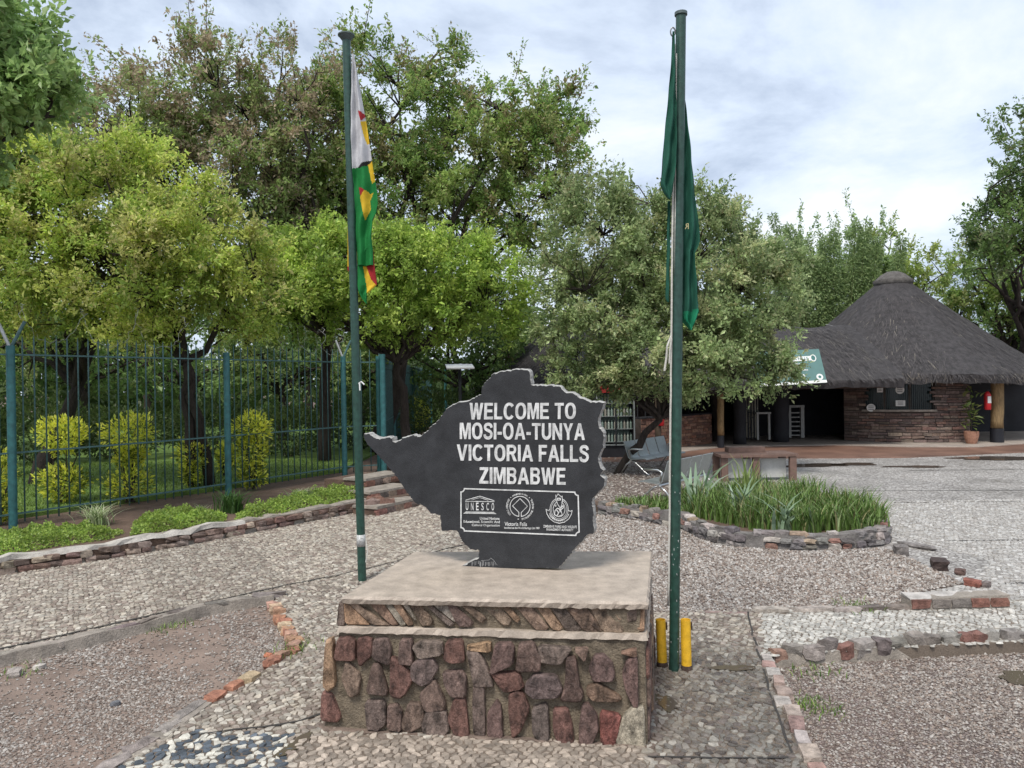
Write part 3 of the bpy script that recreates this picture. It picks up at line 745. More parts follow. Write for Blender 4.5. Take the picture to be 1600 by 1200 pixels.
# ================================================================== WELCOME SIGN
TH = RD(15)
so = G(795, 888, .79); su = np.array([math.cos(TH), -math.sin(TH), 0]); sv = np.array([0, 0, 1.0]); sn = np.array([-math.sin(TH), -math.cos(TH), 0])
def S(px, py):
    p = PL(px, py, so, sn); return np.array([np.dot(p - so, su), p[2]])
OUT = [(568, 677), (577, 676), (585, 682), (592, 684), (604, 682), (615, 683), (614, 689), (619, 690), (625, 686), (635, 681), (645, 679), (655, 681), (665, 675), (672, 666), (681, 659), (691, 647), (696, 639), (705, 632), (718, 627), (732, 625), (742, 619), (751, 616), (752, 604), (757, 597), (763, 591), (770, 583), (785, 579), (805, 576), (825, 576), (829, 580), (831, 600), (840, 601), (862, 601), (870, 602), (876, 602), (884, 612), (896, 613), (905, 619), (915, 623), (924, 628), (936, 626), (946, 628), (944, 634), (939, 648), (936, 657), (939, 667), (945, 675), (945, 686), (945, 697), (940, 707), (936, 715), (939, 727), (944, 734), (939, 742), (947, 746), (946, 757), (944, 764), (928, 776), (926, 786), (930, 800), (928, 812), (930, 832), (919, 836), (898, 860), (874, 888), (718, 887), (739, 874), (748, 871), (748, 860), (737, 859), (725, 850), (714, 829), (690, 830), (688, 806), (680, 803), (672, 802), (665, 792), (648, 785), (634, 767), (618, 743), (596, 718), (574, 694), (568, 684)]
SG = empty('welcome_sign', so, 'dark slate sign cut in a country outline with white welcome lettering', 'sign')
M_slate = mat('dark_slate', (.033, .034, .037), rough=.6, var=.30, ns=9, bump=.35, bs=140, spec=.25)
M_edge = mat('chipped_edge', (.38, .37, .35), rough=.8, var=.35, ns=30, bump=1.0, bs=60, bd=.012)
M_white = mat('white_lettering', (.60, .60, .59), rough=.6, var=.34, ns=22, bump=.3, bs=200)
O2 = np.array([S(*p) for p in OUT])
O2 = np.repeat(O2, 1, 0)
# ragged resample
dens = resample(np.r_[O2, O2[:1]], .012)[:-1]
bottom = (dens[:, 1] < .80)
j = rng.normal(0, .0022, dens.shape); j[bottom] = 0
dens = dens + j; dens[:, 1] = np.maximum(dens[:, 1], .7895)
T = np.roll(dens, -1, 0) - np.roll(dens, 1, 0); nrm = np.stack([T[:, 1], -T[:, 0]], 1); nrm /= np.linalg.norm(nrm, axis=1)[:, None] + 1e-9
area = np.sum(dens[:, 0] * np.roll(dens[:, 1], -1) - np.roll(dens[:, 0], -1) * dens[:, 1])
if area < 0: nrm = -nrm
nrm = (nrm + np.roll(nrm, 1, 0) + np.roll(nrm, -1, 0)) / 3
ins = np.clip(.0015 + .007 * np.maximum(nrm[:, 1], 0) + .007 * np.maximum(nrm[:, 0], 0), .001, .02) * rng.uniform(.6, 1.3, len(dens))
ins = (ins + np.roll(ins, 1) + np.roll(ins, -1)) / 3; ins[bottom] = 0
front = dens - nrm * ins[:, None]
n = len(dens); THK = .065
def sp(q, d): return so * [1, 1, 0] + su * q[0] + np.array([0, 0, q[1]]) - sn * d
mb = MB()
Vf = [sp(q, 0) for q in front]; Vm = [sp(q, .022) for q in dens]; Vb = [sp(q, THK) for q in dens]
mb.add(Vf + Vm + Vb, [tuple(range(n))] + [(k * n + i, k * n + (i + 1) % n, (k + 1) * n + (i + 1) % n, (k + 1) * n + i) for k in range(2) for i in range(n)] + [tuple(range(3 * n - 1, 2 * n - 1, -1))])
so_obj = mb.obj('slab', M_slate, SG)
so_obj.data.materials.append(M_edge)
for p in so_obj.data.polygons:
    if len(p.vertices) == 4: p.material_index = 1
# lettering: built from the built-in font, mapped onto the slab
def _ribbon(pts, w_):
    P = np.array(pts, float); T_ = np.gradient(P, axis=0); T_ /= np.linalg.norm(T_, axis=1)[:, None]; Nr_ = np.stack([-T_[:, 1], T_[:, 0]], 1) * w_ / 2
    k = len(P); V = np.r_[P + Nr_, P - Nr_]; return V, [(i, i + 1, k + i + 1, k + i) for i in range(k - 1)]
def _arc(cx_, cy_, rx, ry, a0, a1, k=14): return [(cx_ + rx * math.cos(RD(a)), cy_ + ry * math.sin(RD(a))) for a in np.linspace(a0, a1, k)]
def _ring(a0, a1, k=28):
    A = np.linspace(RD(a0), RD(a1), k); f = lambda rx, ry: [(.40 + rx * np.sign(math.cos(a)) * abs(math.cos(a)) ** .88, .5 + ry * np.sign(math.sin(a)) * abs(math.sin(a)) ** .88) for a in A]
    o_, i_ = f(.40, .515), f(.195, .345); return np.array(o_ + i_), [(i, i + 1, k + i + 1, k + i) for i in range(k - 1)]
def _pg(*polys): return [(np.array(q, float), [tuple(range(len(q)))]) for q in polys]
_AL = [(0, 0), (.30, 1), (.405, 1), (.405, .74), (.32, .39), (.405, .39), (.405, .22), (.265, .22), (.21, 0)]
_ST = [(0, 0), (0, 1), (.2, 1), (.2, 0)]
def _smooth(P, it=2):
    P = np.array(P, float)
    for _ in range(it):
        Q_ = [P[0]]
        for i in range(len(P) - 1): Q_ += [.75 * P[i] + .25 * P[i + 1], .25 * P[i] + .75 * P[i + 1]]
        P = np.array(Q_ + [P[-1]])
    return P
GLY = {
 'W': (1.0, _pg([(0, 1), (.2, 1), (.30, .36), (.41, 1), (.59, 1), (.70, .36), (.80, 1), (1, 1), (.81, 0), (.60, 0), (.50, .58), (.40, 0), (.19, 0)])),
 'M': (.84, _pg([(0, 0), (0, 1), (.27, 1), (.42, .38), (.57, 1), (.84, 1), (.84, 0), (.66, 0), (.66, .70), (.49, 0), (.35, 0), (.18, .70), (.18, 0)])),
 'A': (.81, _pg(_AL, [(.81 - x, y) for x, y in _AL][::-1])),
 'N': (.73, _pg([(0, 0), (0, 1), (.2, 1), (.54, .36), (.54, 1), (.73, 1), (.73, 0), (.53, 0), (.19, .62), (.19, 0)])),
 'V': (.77, _pg([(0, 1), (.21, 1), (.385, .27), (.56, 1), (.77, 1), (.49, 0), (.28, 0)])),
 'Y': (.75, _pg([(0, 1), (.22, 1), (.375, .62), (.53, 1), (.75, 1), (.47, .42), (.47, 0), (.28, 0), (.28, .42)])),
 'Z': (.65, _pg([(.03, 1), (.64, 1), (.64, .84), (.25, .17), (.65, .17), (.65, 0), (0, 0), (0, .16), (.39, .83), (.03, .83)])),
 'E': (.64, _pg([(0, 0), (0, 1), (.62, 1), (.62, .83), (.2, .83), (.2, .6), (.58, .6), (.58, .43), (.2, .43), (.2, .17), (.64, .17), (.64, 0)])),
 'F': (.60, _pg([(0, 0), (0, 1), (.60, 1), (.60, .83), (.2, .83), (.2, .59), (.54, .59), (.54, .42), (.2, .42), (.2, 0)])),
 'L': (.60, _pg([(0, 0), (0, 1), (.2, 1), (.2, .17), (.60, .17), (.60, 0)])),
 'T': (.66, _pg([(0, 1), (.66, 1), (.66, .83), (.43, .83), (.43, 0), (.23, 0), (.23, .83), (0, .83)])),
 'I': (.2, _pg(_ST)), '-': (.33, _pg([(0, .28), (.33, .28), (.33, .46), (0, .46)])),
 'O': (.80, [_ring(0, 360, 40)]), 'C': (.76, [_ring(38, 322, 32)]),
 'U': (.72, [_ribbon([(.1, 1), (.1, .7), (.1, .42)] + _arc(.36, .36, .26, .275, 180, 360) + [(.62, .42), (.62, .7), (.62, 1)], .2)]),
 'S': (.68, [_ribbon(_smooth([(.60, .71), (.56, .86), (.40, .925), (.20, .905), (.10, .78), (.13, .63), (.30, .55), (.46, .49), (.59, .39), (.59, .20), (.44, .075), (.24, .075), (.10, .16), (.08, .30)]), .185)]),
 'R': (.74, _pg(_ST, [(.33, .425), (.53, .425), (.74, 0), (.51, 0)]) + [_ribbon([(.2, .915), (.40, .915)] + _arc(.43, .71, .185, .205, 90, -90) + [(.40, .505), (.2, .505)], .17)]),
 'B': (.68, _pg(_ST) + [_ribbon([(.2, .915), (.38, .915)] + _arc(.41, .73, .17, .185, 90, -90) + [(.38, .545), (.2, .545)], .165), _ribbon([(.38, .51)] + _arc(.42, .295, .165, .212, 90, -90) + [(.40, .083), (.2, .083)], .167)]),
}
def block_text(txt, gap=.085, word=.33):
    V, F, Hh = [], [], []; x = 0
    for ch in txt:
        if ch == ' ': x += word; continue
        wd, parts = GLY[ch]
        for q, (v, f) in enumerate(parts):
            o_ = len(V); V += [(x + a, b_) for a, b_ in v]; Hh += [q * .0002] * len(v); F += [tuple(o_ + i for i in t) for t in f]
        x += wd + gap
    V = np.array(V); V[:, 0] /= (x - gap); return V, F, np.array(Hh)
_tc = {}
def text_mesh(txt, bold=0.0, space=1.0):
    key = (txt, bold, space)
    if key in _tc: return _tc[key]
    cu = bpy.data.curves.new('t', 'FONT'); cu.body = txt; cu.offset = bold; cu.resolution_u = 3; cu.space_character = space
    ob = bpy.data.objects.new('t', cu); COL.objects.link(ob)
    dg = bpy.context.evaluated_depsgraph_get(); me = bpy.data.meshes.new_from_object(ob.evaluated_get(dg))
    V = np.array([v.co[:2] for v in me.vertices]); F = [tuple(p.vertices) for p in me.polygons]
    bpy.data.objects.remove(ob); bpy.data.curves.remove(cu); bpy.data.meshes.remove(me)
    V = (V - V.min(0)) / (V.max(0) - V.min(0))
    _tc[key] = (V, F); return V, F
def quad_text(name, txt, corners, mapf, nvec, m, parent, d0=.0005, d1=.003, bold=.0, space=1.0, blk=False):
    """corners px: bl, br, tr, tl"""
    V, F = text_mesh(txt, bold, space) if not blk else block_text(txt)[:2]
    hz_ = block_text(txt)[2] if blk else np.zeros(len(V))
    bl, br, tr, tl = [np.array(c, float) for c in corners]
    W = []
    for s, t in V:
        p = bl * (1 - s) * (1 - t) + br * s * (1 - t) + tr * s * t + tl * (1 - s) * t
        W.append(mapf(*p))
    b = MB(); k = len(W)
    b.add([q + nvec * (d1 + hz_[i]) for i, q in enumerate(W)], F)
    # sides from boundary edges
    from collections import Counter
    ec = Counter()
    for f in F:
        for i in range(len(f)):
            ec[tuple(sorted((f[i], f[(i + 1) % len(f)])))] += 1
    o0 = len(b.v)
    b.add([q + nvec * d0 for q in W], [])
    for (a, c), q in ec.items():
        if q == 1: b.f.append((a, c, o0 + c, o0 + a))
    return b.obj(name, m, parent)
SM = lambda x, y: sp(S(x, y), 0)
for t, c in (('WELCOME TO', [(733, 655.5), (900, 654.5), (900, 629.5), (734, 629.5)]), ('MOSI-OA-TUNYA', [(718.5, 686), (914, 687.5), (914, 661.5), (718.5, 660.5)]), ('VICTORIA FALLS', [(714, 719.5), (920, 722), (920, 695.5), (714, 694.5)]), ('ZIMBABWE', [(749, 755.5), (884, 757.5), (884, 731), (749, 730)])):
    quad_text('lettering', t, c, SM, sn, M_white, SG, blk=True)
def stroke(b, pts, wd, mapf, nvec, d1=.003, closed=False):
    P = np.array(pts, float)
    if closed: P = np.r_[P, P[:1]]
    for i in range(len(P) - 1):
        a, c = P[i], P[i + 1]; t = (c - a) / (np.linalg.norm(c - a) + 1e-9); nn = np.array([-t[1], t[0]]) * wd / 2; e = t * wd * .3
        Q = [a - e + nn, c + e + nn, c + e - nn, a - e - nn]
        W = [mapf(*q) for q in Q]
        b.hexa([q + nvec * .0004 for q in W] + [q + nvec * (d1 + .00012 * (i % 3)) for q in W])
# frame with notched corners
def notch(cx, cy, a0, a1, r=5.2, k=5):
    return [(cx + r * math.cos(RD(a0 + (a1 - a0) * i / k)), cy + r * math.sin(RD(a0 + (a1 - a0) * i / k))) for i in range(k + 1)]
fr = notch(720.5, 763.5, 90, 0) + notch(903.5, 769, 180, 90) + notch(905, 836.5, 270, 180) + notch(720.5, 829.5, 0, -90)
b = MB(); stroke(b, fr, 1.9, SM, sn, closed=True); b.obj('frame_line', M_white, SG)
# temple emblem
b = MB()
stroke(b, [(728, 781.3), (750, 775.2), (772, 782.3)], 1.0, SM, sn); stroke(b, [(727.5, 783.2), (772.5, 783.8)], 1.0, SM, sn); stroke(b, [(737, 781), (750, 777.5), (763, 781.6)], .6, SM, sn)
for k in range(3): stroke(b, [(728 - k * 1.6, 799.6 + k * 1.15), (772 + k * 1.6, 800.4 + k * 1.15)], .8, SM, sn)
b.obj('temple_emblem', M_white, SG)
for i, ch in enumerate('UNESCO'):
    x = 728 + i * 8.05; y = 797 + i * .12
    quad_text('emblem_letter', ch, [(x, y), (x + 3.9, y), (x + 3.9, y - 12), (x, y - 12)], SM, sn, M_white, SG, bold=.012)
for t, c in (('United Nations', [(750, 812.0), (780.5, 812.4), (780.5, 808), (750, 807.6)]), ('Educational, Scientific And', [(724.5, 817.3), (781, 818.0), (781, 813.4), (724.5, 812.7)]), ('Cultural Organisation', [(737.5, 823.0), (781, 823.7), (781, 819.0), (737.5, 818.3)]),
             ('Victoria Falls', [(788.5, 821.4), (823.5, 822), (823.5, 816.0), (788.5, 815.4)]), ('Inscribed on the World Heritage List 1989', [(788, 827.2), (843, 828), (843, 823.4), (788, 822.8)]),
             ('ZIMBABWE PARKS AND WILDLIFE', [(849, 824.3), (901.5, 825.3), (901.5, 821.4), (849, 820.2)]), ('MANAGEMENT AUTHORITY', [(854, 829.0), (896, 830.0), (896, 826.2), (854, 825.2)])):
    quad_text('small_lettering', t, c, SM, sn, M_white, SG, bold=.012)
# square-in-circle emblem
cx, cy, r = 812.7, 791.2, 15.7
b = MB()
stroke(b, [(cx + r * math.sin(RD(a)), cy + r * math.cos(RD(a))) for a in np.linspace(8, 352, 44)], 1.1, SM, sn)
stroke(b, [(810.9, 806.6), (810.9, 800.5), (801, 790.5), (812.7, 778.9), (824.2, 791), (814.6, 800.8), (814.6, 806.9)], .95, SM, sn)
b.obj('circle_emblem', M_white, SG)
def arc_text(txt, r, a0, a1, h, inv=False):
    for i, ch in enumerate(txt):
        if ch == ' ': continue
        a = RD(a0 + (a1 - a0) * (i + .5) / len(txt)); rad = np.array([math.sin(a), -math.cos(a)]); tan = np.array([math.cos(a), math.sin(a)])
        if inv: rad, tan = -rad, -tan
        c = np.array([cx, cy]) + np.array([math.sin(a), -math.cos(a)]) * r; w_ = h * .38 * (.4 if ch == 'I' else 1)
        quad_text('emblem_letter', ch, [c - tan * w_ - rad * h / 2, c + tan * w_ - rad * h / 2, c + tan * w_ + rad * h / 2, c - tan * w_ + rad * h / 2], SM, sn, M_white, SG, bold=.01)
arc_text('PATRIMONIO MUNDIAL', 19.6, -36, 38, 2.4)
arc_text('WORLD HERITAGE', 20.2, -132, -56, 3.0)
arc_text('PATRIMOINE MONDIAL', 20.2, 172, 56, 3.0, True)
b = MB()
for a in (-46, 47, 188): 
    q = (cx + 20 * math.sin(RD(a)), cy - 20 * math.cos(RD(a))); stroke(b, [(q[0] - .5, q[1]), (q[0] + .5, q[1])], 1.1, SM, sn)
b.obj('emblem_dots', M_white, SG)
# wildlife crest
cx2, cy2 = 873.7, 795.5
b = MB()
for rx, ry, wd in ((14.2, 17.0, .8), (12.2, 15.0, .6), (9.2, 12.0, .8)):
    stroke(b, [(cx2 + rx * math.cos(a), cy2 + ry * math.sin(a)) for a in np.linspace(-1.12, 2 * math.pi - 2.0, 40)], wd, SM, sn)
stroke(b, [(868.6, 773.2), (868.9, 780), (871, 787), (875, 793), (878.4, 803.5)], 1.0, SM, sn)
stroke(b, [(878.4, 774.8), (878.9, 782), (878, 788), (876, 794)], 1.0, SM, sn)
stroke(b, [(868.9, 777), (872, 771.6), (875, 774.5), (878.6, 777)], .9, SM, sn)
stroke(b, [(871, 778.5), (875.5, 778.5), (876, 781), (871.5, 781.5)], 1.3, SM, sn, closed=True)
for a in np.linspace(0, 6.28, 7): stroke(b, [(868.3, 790), (868.3 + 1.6 * math.cos(a), 790 + 1.6 * math.sin(a))], .7, SM, sn)
stroke(b, [(866.5, 803), (867.5, 797.5), (871, 794), (874.5, 795.5), (875.5, 800)], 1.3, SM, sn); stroke(b, [(870, 797), (873, 801), (871, 805)], 1.6, SM, sn); stroke(b, [(875.5, 794.5), (880, 789.6), (880.5, 793), (877, 796)], 1.4, SM, sn)
stroke(b, [(866, 804), (872, 807), (879, 804.5)], 1.2, SM, sn)
stroke(b, [(853.2, 795.5), (854.8, 803), (859, 810), (866, 815.5), (874, 817.5), (882, 815.8), (889, 810.5), (893, 803), (894, 797.5), (891, 799), (888, 797)], 1.0, SM, sn)
stroke(b, [(853.2, 795.5), (857, 798), (859, 796)], .8, SM, sn)
stroke(b, [(858.5, 802), (861, 807.5), (867, 812), (874, 813.6), (881, 812), (886.5, 808), (889, 803)], .9, SM, sn)
for a in np.linspace(.5, 2.64, 12): stroke(b, [(cx2 + 15.6 * math.cos(a), cy2 + 18.2 * math.sin(a)), (cx2 + 17 * math.cos(a), cy2 + 19.6 * math.sin(a))], .8, SM, sn)
b.obj('crest', M_white, SG)
# pale chips at the broken foot
b = MB()
for i in range(16):
    x = 737 + i * 2.4 + rng.uniform(-.8, .8); y = 876 + rng.uniform(0, 2) + .10 * i
    stroke(b, [(x, y), (x + rng.uniform(-.6, .6), y + rng.uniform(3, 8))], rng.uniform(.5, 1.2), SM, sn, .002)
stroke(b, [(752, 876), (764, 875), (767, 872), (771, 875), (777, 883)], .6, SM, sn, .002)
b.obj('chip_marks', mat('chip_grey', (.24, .24, .24), rough=.8, var=.4, ns=60, bump=.3), SG)

# ================================================================== FLAGPOLES
M_pole = mat('green_paint', (.020, .060, .045), rough=.38, var=.35, ns=25, bump=.15, bs=80, spec=.5)
M_polet = mat('grey_paint', (.085, .115, .115), rough=.45, var=.25, ns=25, bump=.15, bs=80)
M_rope = mat('rope', (.55, .53, .48), rough=.85, var=.2, ns=80, bump=.4, bs=300)
M_tape = mat('tape', (.45, .45, .44), rough=.5, var=.5, ns=60, bump=.3)
def flagpole(bpx, tpx, rad, label, caps):
    base = G(*bpx); top = D(tpx[0], tpx[1], base[1])
    P = empty('flagpole', base, label, 'flagpole')
    b = MB(); b.tube([lerp(base, top, t) for t in np.linspace(-.02, 1, 12)], rad, 20); b.obj('pole', M_pole if caps == 'small' else M_pole, P, smooth=True, edges=40)
    b = MB()
    if caps == 'plate':
        b.tube([top, top + [0, 0, .012]], [rad * 2.0, rad * 2.0], 20); b.tube([top - [0, 0, .05], top], [rad * 1.02, rad * 1.9], 20, False)
    else:
        b.tube([top, top + [0, 0, .02]], [rad * 1.25, rad * 1.25], 20)
    b.obj('cap', M_polet, P, smooth=True, edges=40)
    return P, base, top
LP, lb, lt = flagpole((566, 908), (541, 56), .043, 'green flagpole with plate cap behind the plinth', 'plate')
RP, rb_, rt = flagpole((1053, 1048), (1064, 24), .035, 'green flagpole between two short yellow posts', 'small')
b = MB(); q = lerp(lb, lt, .075); b.tube([q - [0, 0, .06], q + [0, 0, .06]], .0455, 20); b.obj('tape', M_tape, LP, smooth=True)
b = MB(); q = lerp(lb, lt, .362); b.tube([q + [.03, -.03, .0], q + [.06, -.05, .02], q + [.09, -.05, -.01]], .008, 6); b.tube([q + [.04, -.04, .01], q + [.045, -.05, -.07]], .008, 6); b.obj('tape_end', mat('white_tape', (.75, .75, .74), rough=.6), LP)
b = MB(); b.tube([lb + [.045, -.03, .2], lb + [.065, -.03, .3], lb + [.05, -.02, .42]], .006, 6); b.obj('rope_loop', M_rope, LP)
b = MB(); dv = np.array([-.045, -.012, 0])
b.tube([lerp(rb_, rt, t) + dv + [rng.normal(0, .001), 0, 0] for t in np.linspace(.10, .955, 30)], .0075, 6)
b.tube([lerp(rb_, rt, t) + dv + [.018 - .02 * math.sin(t * 9) * .2, -.004, 0] for t in np.linspace(.52, .94, 20)], .006, 6)
b.obj('halyard', M_rope, RP, smooth=True)
b = MB(); q = lerp(rb_, rt, .50) + dv
b.tube([q + [0, 0, .05], q + [-.03, -.01, -.02], q + [-.035, 0, -.10], q + [-.05, 0, -.19]], .0075, 6); b.tube([q + [0, -.01, .03], q + [-.012, -.01, -.05], q + [-.015, 0, -.14]], .0075, 6); b.obj('rope_knot', M_rope, RP)
b = MB(); q = lerp(rb_, rt, .975) + [-.055, 0, 0]
b.tube([q + [.016 * math.cos(a), 0, .03 * math.sin(a)] for a in np.linspace(0, 6.28, 16)], .005, 6); b.tube([q + [0, 0, -.03], q + [.0, 0, -.08]], .007, 6); b.obj('shackle', mat('steel', (.20, .20, .21), rough=.4, metal=.6), RP)
# light specks of flaked paint near the foot
b = MB()
for i in range(26):
    t = rng.uniform(.03, .3); q = lerp(rb_, rt, t); a = rng.uniform(-2.6, -.5); b.box(q + [.0352 * math.cos(a), .0352 * math.sin(a), 0], (.004, .003, rng.uniform(.004, .016)), a)
b.obj('paint_chips', M_tape, RP)['kind'] = 'stuff'

# short yellow posts
M_yel = mat('yellow_paint', (.78, .45, .03), rough=.5, var=.22, ns=22, bump=.25, bs=60)
M_rust = mat('rust', (.07, .045, .035), rough=.9, var=.5, ns=40, bump=.6)
for (bx_, by_, tx, ty, lab) in ((1035, 1042, 1032, 968, 'short yellow pipe post between plinth and green flagpole'), (1073, 1048, 1071, 968, 'short yellow pipe post on the outer side of the green flagpole')):
    base = G(bx_, by_); top = D(tx, ty, base[1]); P = empty('yellow_post', base, lab, 'post')
    b = MB(); b.tube([lerp(base, top, t) for t in (.1, .3, .6, .9, 1)], .035, 20, False)
    tv = (top - base); b.tube([top, top - tv * .12], [.031, .031], 20, False)
    for i in range(20):
        a0, a1 = i * 2 * math.pi / 20, (i + 1) * 2 * math.pi / 20
        b.add([top + [.035 * math.cos(a0), .035 * math.sin(a0), 0], top + [.035 * math.cos(a1), .035 * math.sin(a1), 0], top + [.031 * math.cos(a1), .031 * math.sin(a1), 0], top + [.031 * math.cos(a0), .031 * math.sin(a0), 0]], [(0, 1, 2, 3)])
    b.obj('pipe', M_yel, P, smooth=True, edges=40)
    b = MB(); b.tube([lerp(base, top, -.03), lerp(base, top, .06), lerp(base, top, .115)], [.043, .039, .0353], 20, False); b.obj('rusted_foot', M_rust, P, smooth=True)
    b = MB(); b.tube([top - tv * .13, top - tv * .125], .031, 20); b.obj('filling', M_rust, P)
    b = MB(); b.box(top + [.04, .0, -.045], (.012, .02, .05)); b.obj('lug', M_rust, P)

# ================================================================== FLAGS (hanging limp, closed folds of cloth)
def inpoly(x, y, poly): return bool(inside(np.array([[x, y]], float), [tuple(p) for p in poly])[0])
def cloth(name, rows, Z, Y, regions, default, m, parent, depth=.035, nz=90, ns=22, folds=2.0, seed=0):
    """rows: zoom (y, left, right); cross-section is a flattened loop"""
    r = np.random.default_rng(seed); rows = np.array(rows, float)
    ys = np.linspace(rows[0, 0], rows[-1, 0], nz)
    Lx = np.interp(ys, rows[:, 0], rows[:, 1]); Rx = np.interp(ys, rows[:, 0], rows[:, 2])
    V = []; zc_ = []
    for i in range(nz):
        for k in range(2 * ns):
            s = k / ns if k < ns else (2 * ns - k) / ns
            s = min(max(s, 0), 1); fr_ = -1 if k < ns else 1
            x = Lx[i] + (Rx[i] - Lx[i]) * s
            p = D(*Z((x, ys[i])), Y)
            wdt = (Rx[i] - Lx[i])
            yy = fr_ * depth * .35 * math.sin(math.pi * s) + depth * .55 * math.sin(folds * 2 * math.pi * s + ys[i] * .008 + seed) * min(1, wdt / 40) + depth * .15 * math.sin(ys[i] * .05 + s * 6)
            V.append(p + [0, yy, 0]); zc_.append((x, ys[i]))
    n = 2 * ns; I, K = np.meshgrid(np.arange(nz - 1), np.arange(n), indexing='ij'); K2 = (K + 1) % n
    F = np.stack([I * n + K, I * n + K2, (I + 1) * n + K2, (I + 1) * n + K], -1).reshape(-1, 4)
    zq = np.array(zc_)[F].mean(1); fc = np.tile(np.array(default, float), (len(F), 1))
    for poly, cc in regions: fc[inside(zq, [tuple(t) for t in poly])] = cc
    F = [tuple(int(q) for q in f) for f in F]
    V = np.array(V) - np.array(world_loc(parent))
    me = bpy.data.meshes.new(name); me.from_pydata([tuple(v) for v in V], [], F)
    at = me.color_attributes.new('Col', 'FLOAT_COLOR', 'CORNER')
    at.data.foreach_set('color', np.repeat(np.array([(*c, 0) for c in fc], dtype=np.float32), 4, 0).ravel())
    me.materials.append(m)
    for p in me.polygons: p.use_smooth = True
    return link(name, me, parent)
M_cloth = mat('flag_cloth', attr=True, rough=.8, var=.10, ns=30, bump=.25, bs=400, trans=.25)
cG, cY, cRd, cW, cK = (.010, .21, .045), (.75, .50, .03), (.42, .025, .03), (.62, .62, .64), (.012, .012, .013)
ZF = lambda p: (500 + p[0] / 2.553, 30 + p[1] / 2.553)
YF = lb[1] - .03
FL = empty('national_flag', D(*ZF((150, 600)), YF), 'limp striped flag in white, green, yellow and red on its pole', 'flag')
regs = [([(120, 100), (145, 100), (179, 375), (207, 560), (190, 566), (150, 590), (120, 600)], cW), ([(153, 368), (182, 380), (166, 412)], cRd), ([(164, 415), (184, 398), (203, 492), (188, 500), (176, 470)], cY), ([(150, 590), (190, 564), (210, 560), (200, 580), (160, 596)], cK),
        ([(190, 580), (210, 562), (224, 645), (206, 655)], cY), ([(154, 668), (180, 684), (163, 712)], cRd), ([(160, 712), (180, 685), (197, 692), (203, 760), (181, 803)], cY), ([(196, 700), (212, 690), (200, 722)], cY)]
cloth('upper_fold', [(140, 127, 136), (280, 124, 160), (370, 124, 176), (470, 125, 193), (560, 128, 206), (640, 132, 220), (700, 136, 230), (740, 138, 233), (775, 138, 226), (800, 138, 212), (870, 140, 207), (930, 146, 212), (982, 150, 214)], ZF, YF, regs, cG, M_cloth, FL, .05, 240, 44, 1.6, 1)
cloth('lower_fold', [(880, 198, 206), (930, 165, 214), (980, 150, 219), (1020, 150, 224), (1060, 150, 229), (1075, 152, 212), (1096, 158, 189), (1115, 168, 187), (1136, 184, 187)], ZF, YF + .03, [([(196, 880), (240, 880), (240, 1075), (205, 1040), (184, 985)], cRd), ([(184, 985), (205, 1040), (232, 1068), (190, 1100), (183, 1050), (172, 985)], cY)], cG, M_cloth, FL, .04, 110, 34, 1.2, 2)
cloth('hoist_fold', [(780, 110, 123), (1000, 110, 124), (1012, 118, 124)], ZF, YF + .09, [([(100, 990), (130, 990), (130, 1020), (100, 1020)], cRd)], cY, M_cloth, FL, .03, 20, 6, .5, 3)
ZG = lambda p: (1000 + p[0] / 2.265, 10 + p[1] / 2.265)
YG = rb_[1] - .02
cD = (.018, .112, .074)
FG = empty('green_flag', D(*ZG((160, 600)), YG), 'limp plain green flag hanging on both sides of its pole', 'flag')
cloth('left_fold', [(90, 114, 122), (170, 111, 126), (280, 103, 128), (380, 95, 130), (480, 86, 128), (560, 80, 126), (600, 76, 120), (630, 72, 116), (660, 84, 114), (682, 100, 108)], ZG, YG - .04, [], cD, M_cloth, FG, .045, 60, 16, 1.4, 4)
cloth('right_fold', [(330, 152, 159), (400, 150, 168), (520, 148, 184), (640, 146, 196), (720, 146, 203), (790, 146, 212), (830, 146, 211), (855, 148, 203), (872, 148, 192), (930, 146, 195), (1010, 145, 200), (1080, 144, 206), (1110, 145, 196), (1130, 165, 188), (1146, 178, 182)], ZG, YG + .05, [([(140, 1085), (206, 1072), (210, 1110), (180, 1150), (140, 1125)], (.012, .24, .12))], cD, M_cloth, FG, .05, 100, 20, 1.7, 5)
cloth('back_fold', [(690, 97, 108), (900, 94, 106), (1040, 90, 104), (1046, 96, 104)], ZG, YG + .08, [], cD, M_cloth, FG, .03, 24, 8, .8, 6)
M_gold = mat('gold_print', (.48, .42, .22), rough=.7, var=.1, bump=0)
quad_text('print', 'R', [ZG((172, 788)), ZG((158, 788)), ZG((158, 768)), ZG((172, 768))], lambda x, y: D(x, y, YG - .005), np.array([0, -1.0, 0]), M_gold, FG)
